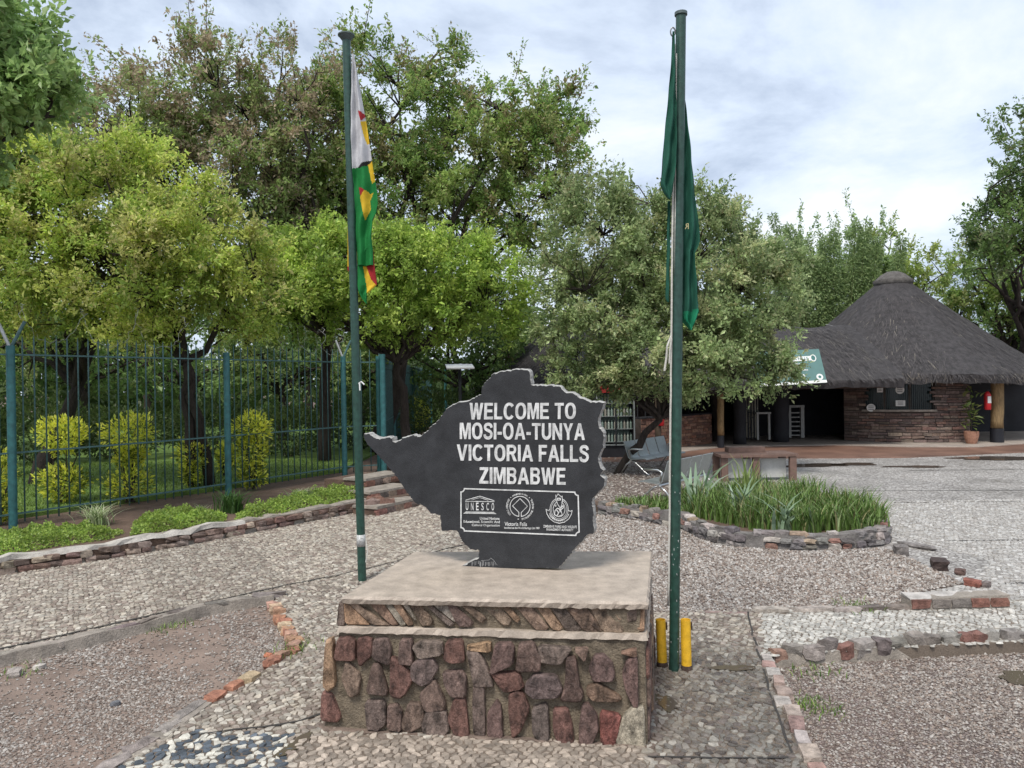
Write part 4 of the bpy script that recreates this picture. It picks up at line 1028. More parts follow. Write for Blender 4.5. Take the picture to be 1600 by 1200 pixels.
# ================================================================== FENCE
M_fence = mat('teal_paint', (.035, .125, .130), rough=.45, var=.30, ns=12, bump=.2, bs=60)
M_bar = mat('bar_paint', (.060, .125, .125), rough=.5, var=.35, ns=20, bump=.15, bs=60)
M_galv = mat('galvanised', (.45, .46, .46), rough=.45, metal=.3, var=.2)
M_wire = mat('razor_wire', (.36, .36, .35), rough=.4, metal=.5, var=.2, bump=0)
def fence_run(P, zb, h, label, dx=.115, arms=(), lean=.0):
    """P list of post xy; bars, rails and posts are all parts"""
    P = [np.array([*p, zb]) for p in P]
    F = empty('palisade_fence', P[0], label, 'fence')
    barme = None
    for i, p in enumerate(P):
        b = MB(); b.tube([p - [0, 0, .15], p + [0, 0, h]], .055, 16); b.obj('post', M_fence, F, smooth=True, edges=40)
        if i in arms:
            b = MB(); q = p + [0, 0, h]
            b.tube([q - [0, 0, .04], q + [-.13, -.06, .33]], .022, 6); b.obj('wire_arm', M_galv, F); b = MB(); b.tube([q - [0, 0, .04], q + [.15, .08, .33]], .022, 6); b.obj('wire_arm', M_bar, F)
    for i in range(len(P) - 1):
        a, c = P[i], P[i + 1]; L_ = np.linalg.norm(c - a); ang = math.atan2(c[1] - a[1], c[0] - a[0])
        for zz in (.16, .98, h - .12):
            b = MB(); b.box((a + c) / 2 + [0, 0, zz], (L_ - .10, .03, .022), ang); b.obj('rail', M_bar, F)
        k = int(L_ / dx)
        for t in range(1, k):
            p = lerp(a, c, t / k)
            if barme is None:
                b = MB(); b.tube([(0, 0, .04), (0, 0, h + .05), (0, 0, h + .14)], [.0105, .0105, .003], 6); barme = b.mesh('bar', M_bar, True)
            o = link('bar', barme, F); o.location = Vector(p - P[0])
    return F
fp = [(-8.1, 8.0), (-6.72, 10.3), (-4.92, 13.25), (-3.45, 15.72), (-2.78, 16.0)]
zb = .2
F1 = fence_run(fp, zb, 2.42, 'teal palisade fence along the planted bed left of the sign', .148, arms=(1, 3))
for i, (wx, ph) in enumerate(((fp[1], 0.3), (fp[3], 1.1))):
    b = MB(); a = np.array([*fp[1], zb + 2.72]) if i == 0 else np.array([-4.3, 14.3, zb + 2.72]); c = np.array([-5.3, 12.6, zb + 2.72]) if i == 0 else np.array([*fp[3], zb + 2.72])
    s = np.linspace(0, 1, 90); turns = 3.3
    b.tube([lerp(a, c, t) + rng.normal(0, .025, 3) + [.24 * math.cos(t * turns * 6.28 + ph) * .8, .24 * math.cos(t * turns * 6.28 + ph) * -.4, .26 * math.sin(t * turns * 6.28 + ph)] for t in s], .003, 4); b.obj('razor_wire', M_wire, F1)
F2 = fence_run([(-2.78, 16.0), (-3.25, 21.0), (-3.45, 26.5), (-3.5, 33.0)], .2, 2.35, 'teal palisade fence running back from the double corner post', .148)
b = MB(); b.tube([(-2.68, 15.93, .05), (-2.68, 15.93, 2.66)], .06, 16); b.obj('gate_post', M_fence, F2, smooth=True, edges=40)
F3 = fence_run([(-2.6, 30.0), (.2, 30.5)], .2, 2.6, 'dark palisade fence panel in front of the far thatched hut', .25)
# solar lamp
q = D(719, 625, 21.0); LPS = empty('solar_lamp', (q[0], q[1], 0), 'black solar lamp post with white panel beside the fence', 'lamp')
b = MB(); b.tube([(q[0], q[1], -.05), (q[0], q[1], 2.45)], .045, 12); b.obj('post', mat('black_metal', (.015, .017, .018), rough=.5), LPS, smooth=True, edges=40)
b = MB(); b.box((q[0], q[1], 2.5), (.75, .45, .04), .2, .25); b.obj('panel', mat('white_panel', (.72, .72, .72), rough=.35, var=.05), LPS)
# stone steps
ST = empty('stone_steps', G(620, 800), 'three worn stone steps rising beside the end of the rubble wall', 'steps')
for i, (pa, pc, zt) in enumerate((((588, 806), (652, 790), .14), ((572, 800), (640, 786), .28), ((560, 795), (625, 780), .42))):
    a, c = G(*pa) + [0, .28 * i, 0], G(*pc) + [0, .28 * i, 0]; u = (c - a); Ls = np.linalg.norm(u); u /= Ls; nv = np.array([-u[1], u[0], 0])
    a[2] = c[2] = 0
    b = MB(); b.hexa([a, c, c + nv * .9, a + nv * .9, a + [0, 0, zt - .04], c + [0, 0, zt - .04], c + nv * .9 + [0, 0, zt - .04], a + nv * .9 + [0, 0, zt - .04]]); b.obj('riser', M_soil, ST)
    b = MB(); a2, c2 = a - u * .02 - nv * .04, c + u * .02 - nv * .04
    b.hexa([q + [0, 0, zt - .038] for q in (a2, c2, c2 + nv * .5, a2 + nv * .5)] + [q + [0, 0, zt + rng.normal(0, .004)] for q in (a2, c2, c2 + nv * .5, a2 + nv * .5)]); b.obj('tread', M_cement, ST)
    for k in range(5):
        p = lerp(a, c, (k + .5) / 5) - nv * .005; rock_obj('stone', (p[0], p[1], zt - .09), (Ls / 5 * 1.05, .09, .10), math.atan2(u[1], u[0]), M_stone, jcol([(.20, .10, .075), (.15, .11, .095), (.24, .17, .13)][k % 3], .15), ST, .25, .1)
for k, (x, y) in enumerate(((585, 797), (580, 803), (602, 801), (575, 790))):
    g = G(x, y); rock_obj('stone', (g[0], g[1] + .08, .10), (.28, .2, .22), .5, M_stone, jcol([(.21, .115, .085), (.2, .14, .12)][k % 2], .1), ST, .4, .12)

# ================================================================== VEGETATION
M_leaf = mat('leaf', attr=True, rough=.40, var=.12, ns=3, bump=0, spec=.35, trans=.50)
M_bark = mat('bark', (.045, .034, .028), rough=.9, var=.45, ns=9, bump=1.0, bs=25, bd=.03, stretch=(2.5, 2.5, .6))
def unit(v): return v / (np.linalg.norm(v, axis=-1, keepdims=True) + 1e-9)
def leaf_mesh(P, Dr, Nr, Ln, Wd, fold=.12):
    """rhombic leaves"""
    Sd = unit(np.cross(Dr, Nr)); n = len(P); up = unit(np.cross(Sd, Dr))
    V = np.zeros((n, 4, 3))
    V[:, 0] = P; V[:, 2] = P + Dr * Ln[:, None]
    mid = P + Dr * (Ln * .5)[:, None] + up * (Ln * fold)[:, None]
    V[:, 1] = mid + Sd * (Wd / 2)[:, None]; V[:, 3] = mid - Sd * (Wd / 2)[:, None]
    return V.reshape(-1, 3), np.arange(n * 4).reshape(-1, 4)
def tree(name, label, base, lobes, ncl, nleaf, ls, pal, tr=.14, rc=.5, seed=0, sprays=0, spray_len=1.3, cat='tree', group=None, fork=.75, lean=None, up=.35, stems=None, shell=.55, spray_up=.5, spraybox=None):
    r = np.random.default_rng(seed); base = np.array(base, float); lobes = np.array(lobes, float)
    T_ = empty(name, base, label, cat, group)
    # clusters
    wgt = lobes[:, 3] * lobes[:, 4] * lobes[:, 5]; wgt = wgt ** .75; wgt /= wgt.sum()
    li = r.choice(len(lobes), ncl, p=wgt)
    d = unit(r.normal(size=(ncl, 3))); rad = r.uniform(shell ** 2, 1, ncl) ** .5
    C = lobes[li, :3] + d * rad[:, None] * lobes[li, 3:] + r.normal(0, .10, (ncl, 3))
    outd = unit(d / lobes[li, 3:])
    cm = (lobes[:, :3] * wgt[:, None]).sum(0)
    fk = lerp(base, cm, fork); fk[2] = base[2] + (lobes[:, 2].min() - lobes[np.argmin(lobes[:, 2]), 5] * .6 - base[2]) * fork
    if lean is not None: fk = fk + np.array(lean)
    mb = MB(); limbpts = []
    def wob(a, c, k=6, amp=.12):
        t = np.linspace(0, 1, k); L_ = np.linalg.norm(c - a)
        P = a + (c - a) * t[:, None]; P[1:-1] += r.normal(0, amp * L_ / k * 1.5, (k - 2, 3)); P[:, 2] += np.sin(t * math.pi) * L_ * .05
        return P
    st = stems or [(0, 0)]
    for sx, sy in st:
        bs_ = base + [sx, sy, 0]
        P = wob(bs_, fk, 7, .10); P[0] -= [0, 0, .15]
        mb.tube(P, np.linspace(tr * 1.25, tr * .75, 7) / (1 if len(st) == 1 else 1.5), 9); limbpts.append(P)
    nl = max(5, min(14, len(lobes) * 4))
    for k in range(nl):
        i = r.integers(len(lobes)) if k >= len(lobes) else k
        dd = unit(r.normal(size=3) + [0, 0, .6]); e_ = lobes[i, :3] + dd * lobes[i, 3:] * r.uniform(.3, .75)
        P = wob(fk + r.normal(0, .03, 3), e_, 7, .22); limbpts.append(P)
        mb.tube(P, np.linspace(tr * .55, tr * .10, 7), 6, False)
    LPt = np.concatenate(limbpts)
    for k in range(ncl):
        ds = np.linalg.norm(LPt - C[k], axis=1) + np.maximum(0, LPt[:, 2] - C[k, 2]) * .6
        a = LPt[np.argmin(ds)]
        P = np.array([a, (a + C[k]) / 2 + r.normal(0, .08, 3), C[k]]); mb.tube(P, [tr * .13 + .004, tr * .09 + .003, .004], 4, False)
    # sprays
    SP = []; SD = []
    if sprays:
        pool = np.argsort(-(C[:, 2] + .3 * r.normal(size=ncl)))[:max(sprays * 2, int(ncl * .25))]
        for k in r.choice(pool, sprays, replace=len(pool) < sprays):
            dd = unit(outd[k] * .5 + np.array([0, 0, spray_up]) + r.normal(0, .35, 3)); L_ = spray_len * r.uniform(.5, 1.25)
            P = np.array([C[k], C[k] + dd * L_ * .5 + r.normal(0, .05, 3), C[k] + dd * L_ + r.normal(0, .1, 3)])
            mb.tube(P, [.012, .008, .003], 4, False)
            m_ = int(60 * L_); t = r.uniform(.05, 1, m_)[:, None]
            SP.append(np.where(t < .5, P[0] + (P[1] - P[0]) * t * 2, P[1] + (P[2] - P[1]) * (t * 2 - 1)) + r.normal(0, .05, (m_, 3))); SD.append(np.tile(dd, (m_, 1)))
    # twigs and leaves
    ntw = 9; per = max(1, int(nleaf / (ncl * ntw)))
    td = unit(r.normal(size=(ncl, ntw, 3)) + outd[:, None] * .7 + np.array([0, 0, up])); tl = rc * r.uniform(.45, 1.25, (ncl, ntw))
    t = r.uniform(.12, 1, (ncl, ntw, per))
    P = C[:, None, None] + td[:, :, None] * (tl[:, :, None] * t)[..., None] + r.normal(0, .045, (ncl, ntw, per, 3))
    Dr = np.broadcast_to(td[:, :, None], P.shape) * .6 + r.normal(0, .7, P.shape)
    cidx = np.broadcast_to(np.arange(ncl)[:, None, None], (ncl, ntw, per)).reshape(-1)
    P = P.reshape(-1, 3); Dr = unit(Dr.reshape(-1, 3))
    # thin twig tubes for a share of twigs
    tw_ends = (C[:, None] + td * tl[..., None])
    sel = r.uniform(size=(ncl, ntw)) < .35
    A = np.broadcast_to(C[:, None], tw_ends.shape)[sel]; E_ = tw_ends[sel]
    if len(A):
        off = np.array([(.006, 0, 0), (-.003, .005, 0), (-.003, -.005, 0)])
        TV = np.concatenate([A[:, None] + off, E_[:, None] + off * .4], 1).reshape(-1, 3)
        TF = np.array([(0, 1, 4, 3), (1, 2, 5, 4), (2, 0, 3, 5)]); TF = (TF[None] + (np.arange(len(A)) * 6)[:, None, None]).reshape(-1, 4)
        mb.add(TV, TF)
    if SP:
        SP = np.concatenate(SP); SD = np.concatenate(SD); P = np.r_[P, SP]; Dr = np.r_[Dr, unit(SD * .5 + r.normal(0, .7, SD.shape))]; cidx = np.r_[cidx, r.integers(0, ncl, len(SP))]
    n = len(P)
    Nr = unit(np.array([0, 0, .9]) + r.normal(0, .6, (n, 3)))
    Ln = ls * np.clip(r.lognormal(-.05, .32, n), .45, 1.9); Wd = Ln * r.uniform(.38, .64, n)
    V, F = leaf_mesh(P, Dr, Nr, Ln, Wd)
    pal = np.array(pal, float) * LK; npal = len(pal)
    cw = r.integers(0, npal, ncl); pick = np.where(r.uniform(size=n) < .62, cw[cidx], r.integers(0, npal, n))
    cb = r.uniform(.78, 1.18, ncl)
    cc = pal[pick] * cb[cidx][:, None] * r.uniform(.75, 1.25, (n, 1))
    tip = r.uniform(size=n) < .05
    cc[tip] = cc[tip] * .6 + np.array([.16, .09, .05]) * .6
    npobj('crown', V, F, M_leaf, np.repeat(cc, 4, 0), T_)
    mb.obj('trunk', M_bark, T_, smooth=True)
    return T_
LK = np.array([2.2, 2.3, 2.45])
YG_ = [(.235, .27, .055), (.19, .24, .05), (.29, .30, .075), (.16, .21, .045), (.31, .29, .11)]
BRN = [(.165, .18, .07), (.195, .15, .095), (.155, .195, .065), (.145, .185, .06), (.21, .165, .11)]
MID = [(.145, .195, .05), (.12, .17, .045), (.175, .22, .06), (.095, .145, .04), (.19, .20, .075)]
BRT = [(.20, .26, .05), (.16, .215, .045), (.25, .29, .065), (.12, .17, .035)]
OLV = [(.165, .20, .085), (.14, .175, .075), (.205, .235, .105), (.12, .15, .06), (.235, .235, .12)]
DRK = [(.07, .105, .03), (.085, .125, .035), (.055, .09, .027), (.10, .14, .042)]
FAR = [(.12, .165, .055), (.10, .14, .055), (.15, .18, .065), (.17, .19, .07)]  # far greens lightened, sunlit haze put into the leaf colour
def DX(px, Y): return (px - 800) / FPX * Y
def DZ(py, Y, px=800): return D(px, py, Y)[2]
def lobe(px, py, Y, rx, rz, ry=None):
    p = D(px, py, Y); s = Y / FPX
    return (p[0], p[1], p[2], rx * s, (ry or rx) * s, rz * s)
# yellow-green tree over the fence
Y = 13.6
tree('broadleaf_tree', 'yellow green rounded tree leaning over the teal fence', (DX(302, 14.2), 14.2, .2),
     [lobe(120, 330, Y, 135, 120, 130), lobe(300, 400, Y, 120, 125, 120), lobe(20, 400, Y, 110, 130, 110), lobe(200, 430, Y - .5, 170, 100, 120), lobe(370, 470, Y + .3, 65, 70, 70), lobe(200, 280, Y + .4, 70, 55, 70), lobe(60, 270, Y, 70, 50, 70), lobe(-60, 330, Y, 110, 130, 90)], 420, 125000, .072, YG_, .13, .48, 41, 26, .5, fork=.8, stems=[(0, 0), (.25, .1)], lean=(1.3, 0, 0))
# leaning trunk tree under it
tree('broadleaf_tree', 'dark tree with a slanting forked trunk behind the fence', (DX(55, 15.0), 15.0, .2), [lobe(170, 480, 15.6, 130, 60, 120), lobe(30, 520, 15.8, 100, 70, 100)], 60, 9000, .075, MID, .15, .5, 42, fork=.85, lean=(.3, 0, -.2))
Y = 18.5
tree('tall_tree', 'tall open tree with purple brown tinged leaves on the skyline', (DX(512, 19), 18.6, .2),
     [lobe(300, 160, Y, 130, 90, 130), lobe(200, 230, Y, 130, 90, 120), lobe(400, 220, Y, 100, 110, 110), lobe(300, 270, Y, 150, 70, 120), lobe(120, 200, Y, 60, 70, 70), lobe(470, 140, Y, 60, 60, 70), lobe(400, 330, Y, 100, 55, 80)], 290, 66000, .092, BRN, .13, .62, 43, 60, 1.5, fork=.55, shell=.35, lean=(1.7, 0, 0))
Y = 20.5
tree('tall_tree', 'big mid green tree rising behind the striped flag', (DX(590, 21), 21.0, .2),
     [lobe(620, 180, Y, 120, 110, 110), lobe(520, 250, Y, 100, 120, 100), lobe(730, 260, Y, 110, 90, 110), lobe(850, 250, Y, 80, 75, 90), lobe(640, 330, Y, 150, 90, 120), lobe(830, 330, Y, 90, 60, 90), lobe(480, 380, Y - 1, 80, 110, 80), lobe(790, 170, Y, 60, 50, 60), lobe(870, 180, Y, 50, 55, 60), lobe(690, 110, Y, 50, 40, 50), lobe(450, 310, Y, 70, 70, 70)], 420, 120000, .098, MID + [(.15, .125, .06)], .22, .62, 44, 60, 1.25, fork=.6, shell=.4)
Y = 17.2
tree('small_tree', 'bright green low tree in front of the big tree behind the fence', (DX(640, 17.6), 17.8, .2),
     [lobe(560, 420, Y, 110, 80, 90), lobe(680, 430, Y, 120, 85, 90), lobe(640, 490, Y, 140, 55, 90), lobe(770, 460, Y, 60, 70, 60), lobe(470, 420, Y, 60, 80, 60), lobe(440, 470, Y, 50, 50, 50)], 290, 75000, .085, BRT, .10, .48, 45, 20, .5, fork=.8)
Y = 16.3
tree('olive_tree', 'grey olive green tree spreading over the benches', (DX(958, 16.9), 16.9, 0),
     [lobe(960, 380, Y, 110, 110, 100), lobe(1080, 430, Y, 130, 120, 110), lobe(1180, 480, Y, 80, 100, 80), lobe(930, 500, Y, 90, 80, 90), lobe(1050, 540, Y - .4, 130, 60, 100), lobe(1160, 560, Y - .2, 80, 55, 70), lobe(1000, 320, Y, 60, 50, 60), lobe(930, 560, Y, 60, 45, 60), lobe(955, 600, Y - .3, 50, 30, 50), lobe(990, 615, Y - .4, 40, 22, 40), lobe(1196, 530, Y - .3, 38, 55, 45), lobe(1190, 590, Y - .3, 40, 28, 40), lobe(1100, 590, Y - .3, 60, 30, 50)], 440, 125000, .078, OLV, .085, .46, 46, 22, .45, fork=.62, lean=(.25, 0, .2))
Y = 9.5
tree('leafy_tree', 'large leaved green tree overhanging the fence beside the frame of foliage', (-8.6, 9.6, .2),
     [lobe(0, 60, Y, 85, 70, 80), lobe(30, 140, Y, 70, 50, 80), lobe(-80, 120, Y, 90, 120, 90)], 150, 26000, .105, [(.155, .21, .075), (.13, .185, .065), (.19, .25, .09)], .12, .42, 47, 0, fork=.6)
Y = 25.0
tree('far_tree', 'dark layered tree top showing above the olive tree', (DX(1120, Y), Y, 0), [lobe(1115, 350, Y, 50, 40, 50), lobe(1130, 420, Y, 60, 60, 60)], 45, 8000, .10, DRK, .14, .55, 48, 8, .8, fork=.8)
Y = 34.0
tree('bamboo_clump', 'tall bamboo clump with feathery shoots behind the thatch', (DX(1300, Y), Y, 0),
     [lobe(1215 + 14, 372, Y, 9, 36, 9), lobe(1250, 425, Y, 16, 50, 16), lobe(1300, 420, Y, 14, 55, 14), lobe(1338, 400, Y, 12, 50, 12), lobe(1275, 470, Y, 60, 60, 50), lobe(1370, 440, Y, 30, 50, 30), lobe(1330, 480, Y, 80, 55, 50), lobe(1225, 480, Y, 30, 60, 40)], 240, 44000, .12, [(.16, .205, .08), (.13, .175, .07), (.19, .23, .09)], .10, .5, 49, 80, 2.0, up=.9, spray_up=2.2, stems=[(-1.5, 0), (-.6, .3), (.3, 0), (1.2, .2)])
tree('broadleaf_tree', 'yellow green tree behind the bamboo and the thatched peak', (DX(1420, 37), 37, 0), [lobe(1390, 410, 36, 60, 50, 60), lobe(1440, 460, 36, 60, 50, 60), lobe(1190, 440, 38, 50, 50, 50)], 70, 14000, .14, [(.17, .20, .05), (.14, .18, .045), (.20, .22, .06)], .2, .7, 50, 14, .9)
Y = 25.5
tree('tall_tree', 'tall dark tree with long bare twigs right of the thatched roof', (DX(1640, 27), 29, 0),
     [lobe(1600, 240, Y, 35, 80, 50), lobe(1585, 350, Y, 60, 60, 70), lobe(1650, 320, Y, 90, 110, 80), lobe(1560, 300, Y, 36, 20, 30), lobe(1540, 400, Y, 50, 40, 50)], 140, 24000, .115, DRK + [(.11, .125, .06)], .16, .62, 51, 20, 1.3, fork=.6)
tree('broadleaf_tree', 'full green tree standing close behind the thatched roof', (DX(1570, 33), 33.5, 0), [lobe(1530, 430, 31, 60, 60, 60), lobe(1590, 440, 31, 70, 70, 60), lobe(1550, 510, 31, 80, 60, 60), lobe(1640, 500, 31, 70, 90, 60)], 130, 24000, .13, MID, .22, .7, 52, 14, .8, fork=.8)
BP = empty('bamboo_plumes', (DX(1290, 32), 32, 0), 'feathery upright bamboo plumes leaning out above the thatch', 'bamboo')
r = np.random.default_rng(88); AP = []; AD = []
for (tx, ty, bx2, by2) in ((1206, 336, 1266, 480), (1232, 352, 1280, 480), (1250, 392, 1285, 490), (1288, 372, 1292, 490), (1303, 360, 1303, 490), (1338, 346, 1330, 490), (1352, 356, 1345, 490), (1372, 372, 1360, 490), (1410, 372, 1395, 490), (1270, 402, 1288, 490)):
    a, c = D(bx2, by2, 32), D(tx, ty, 32); a0_ = np.array([DX(1300, 32) + (a[0] - DX(1300, 32)) * .4, 32 + r.normal(0, .3), 0])
    t = np.linspace(0, 1, 10)[:, None]; Pp = (1 - t) ** 2 * a0_ + 2 * t * (1 - t) * (a + [0, 0, .3]) + t ** 2 * c
    b = MB(); b.tube(Pp, np.linspace(.05, .006, 10), 6, False); b.obj('culm', mat('bamboo_culm', (.12, .14, .05), rough=.6), BP, smooth=True)
    k_ = 1500; tt = r.uniform(.45, 1.0, k_); base_ = np.stack([np.interp(tt, t[:, 0], Pp[:, i]) for i in range(3)], 1); wd_ = .42 * (1.08 - tt) ** .6 + .05
    dv_ = unit(r.normal(size=(k_, 3)) * [1, 1, .5]); AP.append(base_ + dv_ * (wd_ * r.uniform(.1, 1, k_) ** .7)[:, None]); AD.append(unit(dv_ + [0, 0, -.3] + r.normal(0, .3, (k_, 3))))
AP = np.concatenate(AP); AD = np.concatenate(AD); n = len(AP)
V, F = leaf_mesh(AP, AD, unit(np.array([0, 0, .8]) + r.normal(0, .5, (n, 3))), r.uniform(.10, .22, n), r.uniform(.03, .06, n)); npobj('foliage', V, F, M_leaf, np.repeat(np.array([(.30, .40, .18), (.24, .33, .15), (.36, .45, .20)])[r.integers(0, 3, n)] * r.uniform(.75, 1.2, (n, 1)), 4, 0), BP)
# wood behind
k = 0
WOOD = [(-40, 470, 24, 150, 110), (130, 520, 25, 150, 90), (300, 520, 27, 150, 90), (440, 540, 26, 120, 80), (560, 520, 27, 110, 90), (720, 520, 26, 100, 80), (830, 480, 28, 110, 100), (980, 480, 30, 120, 110), (230, 440, 32, 200, 140), (480, 450, 34, 200, 150), (1680, 480, 40, 150, 120), (1250, 500, 44, 160, 80), (1480, 480, 46, 160, 80), (-160, 380, 20, 130, 180)]
WL = ['behind the first fence post', 'behind the slanting forked trunk', 'behind the yellow shrubs', 'behind the middle fence post', 'behind the corner of the fence', 'behind the solar lamp', 'behind the top of the welcome sign', 'behind the olive tree', 'rising high behind the yellow green tree', 'rising high behind the striped flag', 'far beyond the timber roof post', 'far beyond the bamboo clump', 'far beyond the thatched peak', 'beyond the large leaved tree']
for i, (px, py, Y, rx, rz) in enumerate(WOOD):
    tree('woodland_tree', ('dark' if i % 3 else 'mid') + ' green woodland tree ' + WL[i], (DX(px, Y), Y + .2, 0.0 if px > 900 else .2), [lobe(px, py, Y, rx, rz, rx * .7), lobe(px + rx * .5, py + rz * .5, Y, rx * .6, rz * .5, rx * .5), lobe(px - rx * .5, py + rz * .5, Y, rx * .6, rz * .5, rx * .5)], 60, 7500, .15, DRK if i % 3 else FAR, .16, .85, 100 + i, cat='tree', group='woodland trees behind the fence and buildings', fork=.85)
# dark understorey behind the fence
def bush(name, label, c, rx, ry, h, n, ls, pal, seed, group=None, cat='shrub', tiers=None):
    r = np.random.default_rng(seed); B = empty(name, c, label, cat, group); c = np.array(c, float)
    tiers = tiers or [(.55, .5, 1.0)]
    Ps = []; Ds = []
    for zc_, hz, rr in tiers:
        m_ = int(n / len(tiers)); d = unit(r.normal(size=(m_, 3))); rad = r.uniform(.35, 1, m_) ** .5
        p = c + np.array([0, 0, zc_ * h]) + d * rad[:, None] * np.array([rx * rr, ry * rr, hz * h]); p += (.03 if name == 'golden_shrub' else .10) * np.sin(p[:, [1, 2, 0]] * 9) + .035 * np.sin(p[:, [2, 0, 1]] * 23 + seed) + r.normal(0, .025, p.shape)
        Ps.append(p); Ds.append(unit(d + [0, 0, .4] + r.normal(0, .5, (m_, 3))))
    P = np.concatenate(Ps); Dr = np.concatenate(Ds); k = P[:, 2] > c[2] + .02; P, Dr = P[k], Dr[k]; n = len(P)
    V, F = leaf_mesh(P, Dr, unit(np.array([0, 0, .7]) + r.normal(0, .6, (n, 3))), ls * r.uniform(.6, 1.3, n), ls * .5 * r.uniform(.7, 1.2, n))
    pal = np.array(pal); hgt = np.clip((P[:, 2] - c[2]) / h, 0, 1)
    cc = pal[r.integers(0, len(pal), n)] * r.uniform(.75, 1.2, (n, 1))
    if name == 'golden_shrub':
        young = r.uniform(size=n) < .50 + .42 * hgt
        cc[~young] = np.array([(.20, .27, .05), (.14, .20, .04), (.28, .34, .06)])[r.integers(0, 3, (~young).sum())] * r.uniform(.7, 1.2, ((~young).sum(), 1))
    npobj('foliage', V, F, M_leaf, np.repeat(cc, 4, 0), B)
    mb = MB()
    for i in range(7):
        e_ = P[r.integers(n)]; mb.tube([c + [r.normal(0, .03), r.normal(0, .03), -.03], (c + e_) / 2 + r.normal(0, .04, 3), e_], [.018, .012, .004], 5, False)
    mb.obj('stem', M_bark, B)
    return B
YEL = [(.84, .82, .10), (.74, .76, .10), (.88, .86, .18), (.55, .62, .11), (.66, .71, .11)]
for i, (px, by, ty, wd, lab, ti) in enumerate(((100, 786, 652, 92, 'yellow leaved shrub clipped in two tiers nearest the first fence post', [(.80, .19, 1.0), (.24, .20, .95)]), (203, 782, 648, 88, 'yellow leaved shrub with a tall tiered crown beside its twin', [(.80, .19, 1.05), (.50, .09, .6), (.20, .18, .95)]),
        (298, 762, 684, 52, 'small yellow green shrub behind the fence bars', [(.65, .3, 1.0), (.25, .2, .6)]), (396, 762, 648, 74, 'upright yellow shrub directly behind the middle fence post', [(.82, .18, 1.0), (.5, .22, .8), (.18, .18, .6)]), (-4, 815, 708, 50, 'yellow shrub partly hidden behind the first fence post', [(.7, .3, 1.0), (.25, .25, .9)]), (352, 745, 690, 30, 'little yellow shrub tucked left of the middle fence post', [(.6, .4, 1.0)]))):
    wd *= .80; g = G(px, by, .2); h = (by - ty) / FPX * g[1]
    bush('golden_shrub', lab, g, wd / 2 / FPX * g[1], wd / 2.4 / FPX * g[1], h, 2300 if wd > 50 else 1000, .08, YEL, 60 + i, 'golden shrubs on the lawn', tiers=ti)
g = D(653, 668, 27); bush('golden_shrub', 'distant yellow shrub seen through the receding fence', (g[0], g[1], .2), .42, .4, 1.35, 900, .09, YEL, 70, 'golden shrubs on the lawn', tiers=[(.6, .4, 1.0)])
UL = ['behind the tiered yellow shrub', 'behind the twin yellow shrub', 'behind the small yellow shrub', 'between the dark trunk and the fence corner', 'behind the left flagpole', 'behind the receding fence', 'in front of the far hut', 'beyond the first fence post']
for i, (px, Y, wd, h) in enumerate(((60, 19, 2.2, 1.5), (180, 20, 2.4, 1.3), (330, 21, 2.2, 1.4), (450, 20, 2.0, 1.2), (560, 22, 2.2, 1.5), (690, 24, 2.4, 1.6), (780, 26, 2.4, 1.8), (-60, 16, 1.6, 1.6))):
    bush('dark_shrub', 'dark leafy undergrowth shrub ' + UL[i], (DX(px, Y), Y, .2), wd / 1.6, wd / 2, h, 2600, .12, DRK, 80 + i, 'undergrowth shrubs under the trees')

# ---- blades
def blades(n, P, h, wd, lean, pal, r, nseg=4):
    a = r.uniform(0, 6.28, n); Dl = np.stack([np.cos(a), np.sin(a), np.zeros(n)], 1); Sd = np.stack([-np.sin(a), np.cos(a), np.zeros(n)], 1)
    H = h * r.uniform(.55, 1.2, n); Lk = lean * r.uniform(.2, 1.3, n) * H
    V = np.zeros((n, (nseg + 1) * 2, 3))
    for k in range(nseg + 1):
        t = k / nseg; c = P + Dl * (Lk * t ** 2)[:, None]; c[:, 2] += H * (t - .35 * lean * t ** 2.5)
        ww = wd * (1 - t ** 2 * .92) / 2
        V[:, 2 * k] = c + Sd * ww; V[:, 2 * k + 1] = c - Sd * ww
    F = np.array([(2 * k, 2 * k + 1, 2 * k + 3, 2 * k + 2) for k in range(nseg)]); m_ = (nseg + 1) * 2
    FF = (F[None] + (np.arange(n) * m_)[:, None, None]).reshape(-1, 4)
    pal = np.array(pal); cc = pal[r.integers(0, len(pal), n)] * r.uniform(.75, 1.2, (n, 1))
    return V.reshape(-1, 3), FF, np.repeat(cc, m_, 0)
M_blade = mat('blade', attr=True, rough=.5, var=.1, ns=5, bump=0, trans=.3)
def tuft(name, label, px, py, z, n, h, wd, lean, pal, seed, sp_=.04, group=None, cat='grass'):
    r = np.random.default_rng(seed); g = G(px, py, z); P = g + np.c_[r.normal(0, sp_, (n, 2)), np.zeros(n)]
    V, F, C = blades(n, P, h, wd, lean, pal, r)
    o = npobj(name, V, F, M_blade, C, None, loc=g); tag(o, label, cat, group); return o
SPI = [(.30, .38, .17), (.42, .48, .27), (.22, .32, .12), (.50, .54, .34)]
DKG = [(.05, .12, .03), (.07, .15, .035), (.09, .17, .04)]
GRN = [(.14, .25, .04), (.11, .21, .035), (.18, .29, .06), (.08, .15, .03)]
tuft('spiky_tuft', 'pale variegated spiky tuft between the ground cover mats', 152, 820, .15, 170, .36, .014, 1.0, SPI, 1, .08, cat='plant')
tuft('spiky_tuft', 'small pale spiky tuft behind the middle ground cover mat', 312, 806, .15, 60, .22, .012, 1.0, SPI, 2, .06, cat='plant')
tuft('spiky_tuft', 'pale spiky tuft near the far end of the bed', 470, 783, .15, 130, .30, .016, 1.0, SPI, 3, .10, cat='plant')
